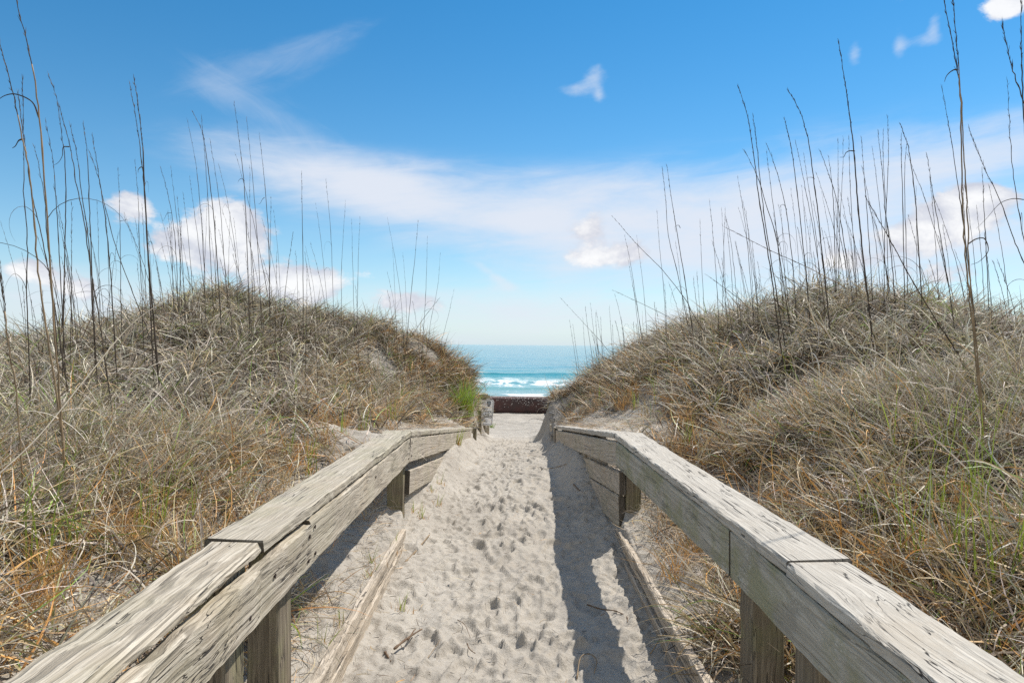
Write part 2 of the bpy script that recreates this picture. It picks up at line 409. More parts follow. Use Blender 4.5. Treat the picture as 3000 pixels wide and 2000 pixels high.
def plain(name, col, rough=.6, metal=0.0, spec=.3, var=.25, scale=20):
    m, nt, out = new_mat(name); L = nt.links.new
    tc = N(nt, 'ShaderNodeTexCoord').outputs['Object']
    c = mixc(nt, maprange(nt, noise(nt, tc, scale, 4, .6), .3, .7), col, tuple(q * (1 - var) for q in col))
    p = N(nt, 'ShaderNodeBsdfPrincipled', i_Roughness=rough, i_Metallic=metal); p.inputs['Specular IOR Level'].default_value = spec
    L(c, p.inputs['Base Color']); L(p.outputs[0], out.inputs[0]); return m

M_sand = sand_material()
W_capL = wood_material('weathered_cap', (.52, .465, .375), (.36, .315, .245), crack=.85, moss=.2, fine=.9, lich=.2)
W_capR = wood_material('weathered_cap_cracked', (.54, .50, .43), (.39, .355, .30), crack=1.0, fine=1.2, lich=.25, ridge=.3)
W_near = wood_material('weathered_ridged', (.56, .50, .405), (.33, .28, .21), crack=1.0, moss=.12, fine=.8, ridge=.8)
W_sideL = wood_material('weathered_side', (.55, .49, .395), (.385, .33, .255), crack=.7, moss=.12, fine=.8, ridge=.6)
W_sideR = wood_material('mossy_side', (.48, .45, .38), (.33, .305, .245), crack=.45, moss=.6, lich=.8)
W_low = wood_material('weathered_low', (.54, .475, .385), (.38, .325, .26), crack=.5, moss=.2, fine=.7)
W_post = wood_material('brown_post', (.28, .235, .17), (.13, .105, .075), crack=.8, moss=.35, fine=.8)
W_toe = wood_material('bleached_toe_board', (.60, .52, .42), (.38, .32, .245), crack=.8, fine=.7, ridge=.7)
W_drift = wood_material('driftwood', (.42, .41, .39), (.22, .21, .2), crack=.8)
M_nail = plain('rusty_nail', (.05, .035, .03), .7, .4)
M_grass = blade_material('dry_grass')
M_green = blade_material('green_blade', (.40, .50, .08), .35)
M_tuft = blade_material('green_tuft', (.34, .50, .07), .4)
M_straw_b = blade_material('bright_straw', (.66, .50, .26), .3)
M_straw = blade_material('straw', (.36, .28, .17), .25)
M_orange = blade_material('orange_stubble', (.72, .42, .15), .3)
M_stalk = plain('brown_stalk', (.085, .062, .042), .65, var=.5, scale=14)
M_stalk_tan = plain('tan_stalk', (.33, .235, .135), .6, var=.55, scale=9)
M_leaf = blade_material('round_leaf', (.20, .36, .05), .35)
M_dark_leaf = plain('broad_leaf', (.035, .105, .075), .35, spec=.5)
M_twig = plain('twig', (.20, .13, .08), .8, var=.4, scale=40)

ground_o = link('sand', fast_mesh('sand', V, Q, attrs={'litter': GD.ravel() * sstep(22, 14, GY).ravel(), 'wet': wet.ravel()}, smooth=True), M_sand)
tag(ground_o, 'pale trodden sand of the path, the dunes and the beach', 'sand', kind='structure')

# ------------------------------------------------------------------ boards
def board(name, p0, p1, w, t, mat, parent, side, chamfer=.006, jit=.0025, seed=0, roll=0.0, skew0=0.0, skew1=0.0):
    """A sawn board from p0 to p1. Local x runs along the grain, y is the width (towards `side`), z the thickness."""
    p0, p1 = Vector(p0), Vector(p1); ln = (p1 - p0).length
    ex = (p1 - p0).normalized(); ez = ex.cross(Vector(side)).normalized(); ey = ez.cross(ex)
    n = max(2, int(ln / .04)); r = np.random.RandomState(seed + 1)
    u = np.linspace(0, ln, n + 1)
    hw, ht, c = w / 2, t / 2, chamfer
    c8 = [(-hw + c, -ht), (hw - c, -ht), (hw, -ht + c), (hw, ht - c), (hw - c, ht), (-hw + c, ht), (-hw, ht - c), (-hw, -ht + c)]
    V_ = np.zeros((n + 1, 8, 3))
    for k, (a, b) in enumerate(c8):
        V_[:, k, 0] = u
        V_[:, k, 1] = a + jit * 2 * (vnoise(u * 9 + seed * 3.1, u * 0 + k // 2 * 5.3, seed) + .7 * vnoise(u * 37, u * 0 + k * 3.7, seed))
        V_[:, k, 2] = b + jit * 1.4 * (vnoise(u * 8, u * 0 + k // 2 * 9.1, seed + 5) + .6 * vnoise(u * 33, u * 0 + k * 2.7, seed + 6))
    V_[0, :, 0] += skew0 * V_[0, :, 1]; V_[-1, :, 0] += skew1 * V_[-1, :, 1]
    V_[0, :, 0] += r.uniform(-.004, .004, 8); V_[-1, :, 0] += r.uniform(-.004, .004, 8)
    f = []
    for i in range(n):
        for k in range(8):
            a, b = i * 8 + k, i * 8 + (k + 1) % 8
            f.append((a, b, b + 8, a + 8))
    f.append(tuple(range(7, -1, -1))); f.append(tuple(range(n * 8, n * 8 + 8)))
    me = bpy.data.meshes.new(name); me.from_pydata([tuple(q) for q in V_.reshape(-1, 3)], [], f); me.update()
    M = Matrix(((ex.x, ey.x, ez.x, p0.x), (ex.y, ey.y, ez.y, p0.y), (ex.z, ey.z, ez.z, p0.z), (0, 0, 0, 1)))
    if roll: M = M @ Matrix.Rotation(roll, 4, 'X')
    o = link(name, me, mat)
    if parent is not None:
        o.parent = parent; o.matrix_parent_inverse = Matrix.Identity(4)
        M = Matrix.Translation(-Vector(parent.location)) @ M
    o.matrix_local = M
    return o

def nail(parent_board, x, y, z, bent=False, stand=.006):
    mb = MB()
    if bent:
        mb.tube([(x, y, z - .01), (x, y, z + .018), (x + .010, y + .006, z + .026)], .0028, 6)
        mb.tube([(x + .010, y + .006, z + .0262), (x + .0115, y + .007, z + .0285)], .0065, 8)
    else:
        mb.tube([(x, y, z - .01), (x, y, z + stand * .6)], .0025, 6)
        mb.tube([(x, y, z + stand * .3), (x, y, z + stand * .3 + .002)], .0075, 8)
    return link('nail', mb.mesh('nail'), M_nail, parent_board)

CAPH, CAPT, FH, FT = .60, .040, .165, .045            # drop below the camera, cap thickness, side board height, thickness
cz = CAMZ - CAPH - CAPT / 2
sz = CAMZ - CAPH - CAPT - .006 - FH / 2
RIGHT = (1, 0, 0)

# ---- railing on the path's left side
L_ = thing('wooden_railing', 'sunlit weathered railing left of the path, its nearest cap board deeply ridged', 'railing', (-.8, 2, gz(-.8, 2)), 'railings of the beach path')
bL1 = board('cap_board', (-.792, -1.2, cz - .004), (-.836, 2.075, cz - .004), .168, CAPT, W_near, L_, RIGHT, .014, .005, 1, skew1=-.05)
bL2 = board('cap_board', (-.838, 2.079, cz + .001), (-.784, 4.72, cz), .185, CAPT, W_capL, L_, RIGHT, .006, .003, 2, skew0=-.06, skew1=-.02)
SLL, SLR = .116, .107
eL = Vector((0.02, 1, -SLL)); kL = Vector((-.784, 4.724, cz - .001))
bL3 = board('cap_board', kL, kL + eL * 5.4, .185, CAPT, W_capL, L_, RIGHT, .006, .003, 3)
sL1 = board('side_board', (-.742, -1.2, sz - .006), (-.746, 2.485, sz - .006), .155, FT, W_near, L_, (0, 0, 1), .006, .005, 4)
sL2 = board('side_board', (-.748, 2.490, sz), (-.718, 4.70, sz), FH, FT, W_sideL, L_, (0, 0, 1), .005, .003, 5)
sl0 = Vector((-.718, 4.712, sz - .003))
sL3 = board('side_board', sl0, sl0 + eL * 5.35, FH, FT, W_low, L_, (0, 0, 1), .005, .003, 6, skew0=.11, skew1=.11)
lo = Vector((-.737, 4.82, CAMZ - .975))
lL1 = board('lower_board', lo, lo + eL * 4.0, .165, .048, W_low, L_, (0, 0, 1), .005, .003, 7, skew0=.11)
for d, bot, kk in ((2.36, 1.6, 0), (1.93, 1.6, 1), (.3, 1.6, 2)):
    board('post', (-.826, d, CAMZ - bot), (-.826, d, CAMZ - CAPH - CAPT - .004), .105, .14, W_post, L_, RIGHT, .006, .002, 20 + kk)
board('post', (-.80, 4.76, CAMZ - 1.6), (-.80, 4.76, CAMZ - CAPH - CAPT - .02), .11, .09, W_post, L_, RIGHT, .005, .002, 24)
for k, d in enumerate((6.6, 8.4)):
    z = CAMZ - CAPH - CAPT - SLL * (d - 4.7) - .01
    board('post', (-.815 + .02 * (d - 4.7), d, z - .9), (-.815 + .02 * (d - 4.7), d, z), .10, .09, W_post, L_, RIGHT, .005, .002, 27 + k)
pe = at(1391, 1254, 10.25)
board('post', (pe[0], 10.25, pe[2] - .6), (pe[0], 10.25, pe[2]), .055, .09, W_post, L_, RIGHT, .005, .003, 29, roll=0.0)
board('toe_board', (-.712, -1, CAMZ - 1.235 - .035), (-.716, 4.55, CAMZ - 1.225 - .035), .07, .042, W_toe, L_, (0, 0, 1), .008, .006, 30)
board('toe_board', (-.703, -1, CAMZ - 1.312 - .05), (-.707, 4.50, CAMZ - 1.306 - .05), .105, .042, W_toe, L_, (0, 0, 1), .006, .004, 31)
for x, y, b in ((3.22, -.055, 0), (3.24, .03, 0), (3.10, .05, 0), (2.6, .02, 0), (2.55, -.05, 0)): nail(bL1, x, y, .02, b)
for x, y, b in ((.06, .05, 0), (.30, .02, 1), (.32, .058, 0), (.07, -.04, 0), (1.5, .07, 0), (2.58, .03, 0), (2.60, -.04, 0)): nail(bL2, x, y, .0205, b)
for x, y in ((.10, .0), (.9, .02), (1.2, -.03)): nail(bL3, x, y, .0205)

for bd, lst in ((sL2, ((.04, .05), (.05, -.05), (1.1, .03), (2.15, -.05), (2.16, .05))), (sL1, ((3.66, .04), (3.65, -.045), (3.3, .02), (3.1, -.03))), (sL3, ((.05, .05), (.06, -.04)))):
    for x, y in lst: nail(bd, x, y, -.0245 if False else .0225)
# ---- railing on the path's right side
R_ = thing('wooden_railing', 'shaded mossy railing right of the path, its pale cap boards split by long cracks', 'railing', (.85, 2, gz(.85, 2)), 'railings of the beach path')
bR1 = board('cap_board', (.862, -1.2, cz - .004), (.866, 1.925, cz - .004), .185, CAPT, W_capR, R_, RIGHT, .007, .003, 41, skew1=.07)
bR2 = board('cap_board', (.872, 1.930, cz + .001), (.807, 4.72, cz), .196, CAPT, W_capR, R_, RIGHT, .006, .003, 42, skew0=.07, skew1=.16)
eR = Vector((-.0275, 1, -SLR)); kR = Vector((.807, 4.725, cz - .001))
bR3 = board('cap_board', kR, kR + eR * 4.4, .196, CAPT, W_capR, R_, RIGHT, .006, .003, 43, skew0=.16)
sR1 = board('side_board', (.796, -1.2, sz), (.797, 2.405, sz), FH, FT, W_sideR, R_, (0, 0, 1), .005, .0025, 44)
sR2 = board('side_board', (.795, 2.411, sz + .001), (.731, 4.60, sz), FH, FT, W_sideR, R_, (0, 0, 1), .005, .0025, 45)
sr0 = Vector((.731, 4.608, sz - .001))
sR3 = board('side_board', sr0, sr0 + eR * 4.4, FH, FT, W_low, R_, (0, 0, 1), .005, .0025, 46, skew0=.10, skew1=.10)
r1 = Vector((.758, 4.66, CAMZ - .938))
board('lower_board', r1, r1 + eR * 3.6, .152, .042, W_low, R_, (0, 0, 1), .006, .003, 47, skew0=.10)
r2 = Vector((.757, 4.655, CAMZ - 1.127))
board('lower_board', r2, r2 + eR * 3.4, .205, .044, W_low, R_, (0, 0, 1), .006, .003, 48, skew0=.10)
for d, kk in ((2.37, 0), (1.90, 1), (.3, 2)):
    board('post', (.874, d, CAMZ - 1.6), (.874, d, CAMZ - CAPH - CAPT - .004), .105, .14, W_post, R_, RIGHT, .006, .002, 50 + kk)
board('post', (.838, 4.70, CAMZ - 1.6), (.838, 4.70, CAMZ - CAPH - CAPT - .02), .10, .10, W_post, R_, RIGHT, .005, .002, 54)
for k, d in enumerate((6.4, 8.2)):
    z = CAMZ - CAPH - CAPT - SLR * (d - 4.41) - .01
    board('post', (.80 - .0275 * (d - 4.41), d, z - .9), (.80 - .0275 * (d - 4.41), d, z), .10, .09, W_post, R_, RIGHT, .005, .002, 57 + k)
board('toe_board', (.727, -1, CAMZ - 1.235 - .034), (.728, 4.60, CAMZ - 1.222 - .034), .068, .042, W_toe, R_, (0, 0, 1), .006, .004, 60)
board('toe_board', (.716, -1, CAMZ - 1.335 - .07), (.718, 4.58, CAMZ - 1.32 - .07), .14, .040, W_toe, R_, (0, 0, 1), .006, .004, 61)
l0 = Vector((.60, 9.15, CAMZ - 1.27))
board('side_board', l0, l0 + Vector((.035, 1, -.10)) * 3.4, .34, .045, W_low, R_, (0, 0, 1), .006, .004, 62)
for x, y in ((3.06, -.06), (3.08, .02), (3.05, .07)): nail(bR1, x, y, .0205)
for x, y in ((.03, .0), (.12, .07), (2.78, .0), (.05, -.05), (.07, .05), (1.3, -.02), (1.33, .05), (1.38, -.05), (2.5, -.05), (2.48, .03)): nail(bR2, x, y, .0205)

# ------------------------------------------------------------------ lower railing end, sign, stakes
F_ = thing('railing_end', 'buried pale railing end with a dark crosspiece behind the bright green grass tuft', 'railing', (-.72, 15, gz(-.72, 15)))
board('side_board', (-.80, 13.0, CAMZ - 1.22), (-.705, 16.0, CAMZ - 1.43), .30, .05, W_sideL, F_, (0, 0, 1), .006, .003, 70)
board('cap_board', (-.99, 15.9, CAMZ - 1.235), (-.585, 15.9, CAMZ - 1.232), .085, .06, W_post, F_, (0, 0, 1), .005, .003, 71)
board('cap_board', (-.80, 16.2, CAMZ - 1.185), (-.56, 16.2, CAMZ - 1.18), .20, .04, W_capL, F_, (0, 1, 0), .005, .003, 72)
board('post', (-.565, 16.25, gz(-.56, 16.25) - .3), (-.555, 16.25, CAMZ - 1.20), .08, .09, W_low, F_, RIGHT, .005, .002, 73)

S_ = thing('beach_sign', 'white notice sign with black lettering and a shield at the end of the path', 'sign', (-.60, 16.05, gz(-.6, 16.05)))
sc_ = at(1421, 1207, 16.05); SW, SH = .40, .61
def rr(w, h, r, n=6):
    o = []
    for cx_, cy_, a0 in ((w / 2 - r, h / 2 - r, 0), (-w / 2 + r, h / 2 - r, 90), (-w / 2 + r, -h / 2 + r, 180), (w / 2 - r, -h / 2 + r, 270)):
        for k in range(n + 1):
            a = math.radians(a0 + 90 * k / n); o.append((cx_ + r * math.cos(a), cy_ + r * math.sin(a)))
    return o
SM = Matrix.Translation(Vector((-.625, 16.05, sc_[2])) - Vector(S_.location)) @ Matrix.Rotation(math.radians(8), 4, 'Z') @ Matrix.Rotation(math.radians(3.0), 4, 'Y')
M_signw = plain('sign_white', (.86, .87, .88), .45, var=.05, scale=6)
M_ink = plain('sign_ink', (.03, .04, .055), .6)
M_inkg = plain('sign_shield', (.25, .29, .33), .6)
mb = MB(); o_ = rr(SW, SH, .045); n_ = len(o_)
mb.add([(x, 0, z) for x, z in o_] + [(x, .004, z) for x, z in o_],
       [tuple(range(n_)), tuple(range(2 * n_ - 1, n_ - 1, -1))] + [(i, i + n_, (i + 1) % n_ + n_, (i + 1) % n_) for i in range(n_)])
panel = link('sign_panel', mb.mesh('sign_panel'), M_signw, S_, SM)
mb = MB(); a_, b_ = rr(SW - .03, SH - .03, .035), rr(SW - .048, SH - .048, .028)
mb.add([(x, -.003, z) for x, z in a_] + [(x, -.003, z) for x, z in b_], [(i, (i + 1) % n_, (i + 1) % n_ + n_, i + n_) for i in range(n_)])
link('border', mb.mesh('border'), M_ink, panel)
mb = MB(); sh = [(-.045, .06), (0, .068), (.045, .06), (.045, 0), (.03, -.045), (0, -.075), (-.03, -.045), (-.045, 0)]
mb.add([(x + .085, -.003, z + .20) for x, z in sh], [tuple(range(7, -1, -1))]); emb = link('emblem', mb.mesh('emblem'), M_ink, panel)
mb = MB()
mb.add([(x * .72 + .085, -.006, z * .72 + .203) for x, z in sh], [tuple(range(7, -1, -1))])
link('emblem_field', mb.mesh('emblem_field'), M_inkg, emb)
def lettering(txt, x, z, size, parent, mat, align='CENTER'):
    cu = bpy.data.curves.new('lettering', 'FONT'); cu.body = txt; cu.size = size; cu.align_x = align; cu.offset = .0008
    t = bpy.data.objects.new('lettering_tmp', cu); COL.objects.link(t)
    dg = bpy.context.evaluated_depsgraph_get(); me = bpy.data.meshes.new_from_object(t.evaluated_get(dg))
    bpy.data.objects.remove(t); me.name = 'lettering'
    return link('lettering', me, mat, parent, Matrix.Translation((x, -.004, z)) @ Matrix.Rotation(math.pi / 2, 4, 'X'))
for txt, z in (('NO', .06), ('ALCOHOL', -.01), ('GLASS', -.07), ('ALLOWED', -.13)): lettering(txt, .005, z, .072, panel, M_ink)
mb = MB()
for z, a, b in ((-.175, -.13, .08), (-.195, -.13, .05), (-.215, -.13, .08), (-.235, -.13, .07)):
    mb.add([(a, -.003, z), (b, -.003, z), (b, -.003, z + .008), (a, -.003, z + .008)], [(0, 1, 2, 3)])
link('small_print', mb.mesh('small_print'), M_ink, panel)
board('sign_post', (-.64, 16.11, gz(-.64, 16.1) - .3), (-.64, 16.11, sc_[2] + .28), .08, .05, W_post, S_, RIGHT, .004, .002, 75)

p = at(1407, 1204, 12.2)
st = board('stake', (p[0], 12.2, gz(p[0], 12.2) - .2), (p[0] - .005, 12.22, p[2]), .052, .05, W_post, None, RIGHT, .005, .003, 76)
tag(st, 'short dark stake in the sand just in front of the white sign', 'stake')

# driftwood stake by the right railing's far end
mb = MB(); P = [(1622, 1296, 9.6), (1617, 1278, 9.6), (1624, 1255, 9.62), (1619, 1232, 9.63), (1616, 1215, 9.65), (1619, 1203, 9.66)]
pts = [at(*q) for q in P]; g0 = gz(pts[0][0], pts[0][1]); pts = [np.array((pts[0][0], pts[0][1], min(g0, pts[0][2]) - .12))] + pts
cu = catmull(pts, 7); org = np.array((pts[0][0], pts[0][1], g0))
rad = [.035 + .012 * math.sin(i * .9) + .008 * math.sin(i * 2.3 + 1) for i in range(len(cu))]; rad[-1] *= .5; rad[-2] *= .8
mb.tube([c - org for c in cu], rad, 9)
dw = link('driftwood_stake', mb.mesh('driftwood_stake', True), W_drift); dw.location = org
tag(dw, 'gnarled grey driftwood stake standing at the far end of the right railing', 'driftwood')

# ------------------------------------------------------------------ dredge pipe across the beach
def pipe_material():
    m, nt, out = new_mat('rusty_barrier'); L = nt.links.new
    tc = N(nt, 'ShaderNodeTexCoord').outputs['Object']
    n1 = noise(nt, tc, 1.4, 5, .65)
    c = mixc(nt, maprange(nt, n1, .35, .65), (.085, .036, .03), (.05, .03, .027))
    vo = N(nt, 'ShaderNodeTexVoronoi', i_Scale=11.0); L(mapping(nt, tc, (1.1, 1, 1)), vo.inputs['Vector'])
    pz = N(nt, 'ShaderNodeSeparateXYZ'); L(tc, pz.inputs[0])
    f = mathn(nt, 'MULTIPLY', maprange(nt, vo.outputs['Distance'], .33, .2), maprange(nt, mathn(nt, 'ADD', noise(nt, tc, 1.9, 4, .6), mathn(nt, 'MULTIPLY', pz.outputs[2], .22)), .46, .62))
    c = mixc(nt, f, c, (.65, .60, .55))
    p = N(nt, 'ShaderNodeBsdfPrincipled', i_Roughness=.8); L(c, p.inputs['Base Color'])
    b = N(nt, 'ShaderNodeBump', i_Strength=.6, i_Distance=.02); L(mathn(nt, 'ADD', n1, f), b.inputs['Height']); L(b.outputs[0], p.inputs['Normal'])
    L(p.outputs[0], out.inputs[0]); return m
PR = .47
mb = MB(); pz_ = gz(0.4, 39) + PR - .03
xx = np.linspace(-24, 26, 101); na = 40; vv = []
for x in xx:
    for k in range(na):
        a = 2 * math.pi * k / na; c, s_ = math.cos(a), math.sin(a); e = .42
        vv.append((x, .25 * math.sin(x * .03) + .012 * x + PR * math.copysign(abs(c) ** e, c) + .006 * math.sin(x * 3.1 + k), -.004 * x + PR * math.copysign(abs(s_) ** e, s_) + .005 * math.sin(x * 2.3)))
mb.add(vv, [(i * na + k, (i + 1) * na + k, (i + 1) * na + (k + 1) % na, i * na + (k + 1) % na) for i in range(len(xx) - 1) for k in range(na)] + [tuple(range(na)), tuple(range(len(vv) - 1, len(vv) - na - 1, -1))])
pipe = link('rusty_barrier', mb.mesh('rusty_barrier', True), pipe_material()); pipe.location = (0, 39.4, pz_)
tag(pipe, 'long low rust brown barrier speckled white, lying across the beach before the surf', 'barrier')

# ------------------------------------------------------------------ sea
def sea_material():
    m, nt, out = new_mat('sea'); L = nt.links.new
    tc = N(nt, 'ShaderNodeTexCoord').outputs['Object']
    sp = N(nt, 'ShaderNodeSeparateXYZ'); L(tc, sp.inputs[0]); y = sp.outputs[1]
    wob = noise(nt, mapping(nt, tc, (.16, .05, 1)), 1.0, 4, .6)
    yw = mathn(nt, 'ADD', y, mathn(nt, 'MULTIPLY', mathn(nt, 'SUBTRACT', wob, .5), 16.0))
    fine = noise(nt, mapping(nt, tc, (.9, .35, 1)), 1.0, 6, .68, .6)
    fine2 = noise(nt, mapping(nt, tc, (.25, .16, 1), (5, 9, 0)), 1.0, 5, .62, .8)
    def band(a, b, c_, d_): return mathn(nt, 'MULTIPLY', maprange(nt, yw, a, b), maprange(nt, yw, c_, d_, 1, 0))
    f1 = mathn(nt, 'MULTIPLY', band(68.5, 71.0, 82, 94), maprange(nt, mathn(nt, 'ADD', mathn(nt, 'MULTIPLY', fine2, .6), mathn(nt, 'MULTIPLY', fine, .4)),   .465, .57))
    f2 = mathn(nt, 'MULTIPLY', band(58.0, 59.0, 61, 65), maprange(nt, fine2, .49, .62))
    f3 = mathn(nt, 'MULTIPLY', band(62, 66, 70, 74), maprange(nt, fine, .56, .68))
    foam = mathn(nt, 'MAXIMUM', mathn(nt, 'MAXIMUM', f1, f2), mathn(nt, 'MULTIPLY', f3, .7))
    deep = mixc(nt, maprange(nt, y, 80, 150), (.07, .31, .33), (.012, .24, .33))
    deep = mixc(nt, maprange(nt, y, 60, 76), (.27, .40, .40), deep)
    deep = mixc(nt, mathn(nt, 'MULTIPLY', maprange(nt, noise(nt, mapping(nt, tc, (.02, .05, 1)), 1.0, 4, .6), .45, .7), .4), deep, (.006, .13, .20))
    p = N(nt, 'ShaderNodeBsdfPrincipled', i_Roughness=.10, i_IOR=1.33); p.inputs['Specular IOR Level'].default_value = .18; L(deep, p.inputs['Base Color'])
    b1 = noise(nt, mapping(nt, tc, (.35, .8, 1)), 1.0, 5, .62); b2 = noise(nt, mapping(nt, tc, (.03, .09, 1)), 1.0, 4, .6)
    b = N(nt, 'ShaderNodeBump', i_Strength=.8, i_Distance=.45)
    L(mathn(nt, 'ADD', mathn(nt, 'MULTIPLY', b1, .55), mathn(nt, 'MULTIPLY', b2, 3.0)), b.inputs['Height']); L(b.outputs[0], p.inputs['Normal'])
    d = N(nt, 'ShaderNodeBsdfDiffuse'); d.inputs[0].default_value = (.70, .72, .72, 1)
    bf = N(nt, 'ShaderNodeBump', i_Strength=.8, i_Distance=.3); L(fine, bf.inputs['Height']); L(bf.outputs[0], d.inputs['Normal'])
    mx = N(nt, 'ShaderNodeMixShader'); L(foam, mx.inputs[0]); L(p.outputs[0], mx.inputs[1]); L(d.outputs[0], mx.inputs[2])
    L(mx.outputs[0], out.inputs[0]); return m
sx = spaced(-45, 45, .45, -20000, 20000, 1.12)
sy = spaced(56, 130, .3, 50, 30000, 1.03)
SX, SY = np.meshgrid(sx, sy)
def swell(c, w, h, seed):
    cc = c + 5 * fbm(SX * .03, SX * 0, seed, 2); dd = SY - cc
    return h * np.where(dd < 0, np.exp(-(dd / (w * .6)) ** 2), np.exp(-(dd / (w * 1.6)) ** 2)) * (.75 + .7 * vnoise(SX * .035, SX * 0, seed + 3))
SZ = swell(99, 2.6, .62, 1) + swell(80, 2.5, .35, 4) + swell(71, 1.6, .30, 8) + swell(60.5, .9, .14, 12)
SZ += .16 * fbm(SX * .10, SY * .22, 81, 3) * sstep(60, 90, SY) * sstep(900, 250, SY) + .05 * fbm(SX * .8, SY * .9, 85, 2) * sstep(62, 72, SY) * sstep(130, 90, SY)
sv = np.arange(SX.size).reshape(SX.shape)
sq = np.stack([sv[:-1, :-1], sv[:-1, 1:], sv[1:, 1:], sv[1:, :-1]], -1).reshape(-1, 4)
sea = link('sea', fast_mesh('sea', np.stack([SX, SY, SZ], -1).reshape(-1, 3), sq, smooth=True), sea_material())
tag(sea, 'turquoise sea with white breaking surf beyond the brown barrier', 'sea', kind='structure')

# ------------------------------------------------------------------ grass
def blades(base, phi, L, th0, bend, curl, w, col, nseg=6, twist=None, tip=.12):
    n = len(base); s = np.linspace(0, 1, nseg + 1)
    th = th0[:, None] + bend[:, None] * s ** 1.35; ph = phi[:, None] + curl[:, None] * s
    T = np.stack([np.sin(th) * np.cos(ph), np.sin(th) * np.sin(ph), np.cos(th)], -1)
    mid = (T[:, 1:] + T[:, :-1]) / 2 * (L / nseg)[:, None, None]
    P = np.concatenate([np.zeros((n, 1, 3)), np.cumsum(mid, 1)], 1) + base[:, None, :]
    side = np.stack([np.sin(ph), -np.cos(ph), np.zeros_like(ph)], -1); nor = np.cross(side, T)
    tw = (rng.uniform(-1.2, 1.2, n) if twist is None else twist)[:, None, None] + s[None, :, None] * rng.uniform(-1, 1, n)[:, None, None]
    sd = np.cos(tw) * side + np.sin(tw) * nor
    wd = (w[:, None] * np.maximum(tip, 1 - s ** 2.2) * (.75 + .25 * np.minimum(1, s * 5)))[..., None] / 2
    V_ = np.stack([P - sd * wd, P + sd * wd], 2).reshape(-1, 3)
    k = np.arange(nseg); q = np.stack([2 * k, 2 * k + 1, 2 * k + 3, 2 * k + 2], -1)
    Q_ = (np.arange(n)[:, None, None] * (2 * (nseg + 1)) + q[None]).reshape(-1, 4)
    g = (1 + .15 * (s - .4))[None, :, None, None]
    C_ = np.broadcast_to(col[:, None, None, :] * g, (n, nseg + 1, 2, 3)).reshape(-1, 3)
    return V_, Q_, C_

def join(lst):
    Vs, Qs, Cs, o = [], [], [], 0
    for v, q, c in lst: Vs.append(v); Qs.append(q + o); Cs.append(c); o += len(v)
    return np.concatenate(Vs), np.concatenate(Qs), np.concatenate(Cs)

PAL = {'grey': np.array((.46, .41, .33)), 'pale': np.array((.72, .645, .51)), 'tan': np.array((.60, .46, .26)), 'brown': np.array((.23, .18, .13)), 'dark': np.array((.07, .058, .046)),
       'orange': np.array((.66, .36, .12)), 'green': np.array((.25, .36, .07)), 'olive': np.array((.33, .32, .13))}
def palette(n, probs):
    ks = list(probs); pr_ = np.array([probs[k] for k in ks], float); pr_ /= pr_.sum()
    c = np.array([PAL[k] for k in ks])[rng.choice(len(ks), n, p=pr_)]
    return c * rng.uniform(.65, 1.2, (n, 1)) * rng.uniform(.94, 1.06, (n, 3))

def scatter(n, side, d0, d1, xmax, dens=True):
    """Random ground points on one dune, thinned by grass_density and kept to what can be seen, with a margin."""
    out = np.zeros((0, 2))
    while len(out) < n:
        x = side * rng.uniform(.6, xmax, 4 * n); y = rng.uniform(d0, d1, 4 * n)
        k = (np.abs(x) < .80 * y + 1.1) & (np.abs(x) > np.interp(y, [9, 11], [.85, .6]))
        if dens: k &= rng.rand(4 * n) < grass_density(x, y) * (.10 + .90 * sstep(-.18, .22, fbm(x * 1.9 + 3, y * 1.9, 95, 3)))
        out = np.r_[out, np.c_[x, y][k]]
    return out[:n]

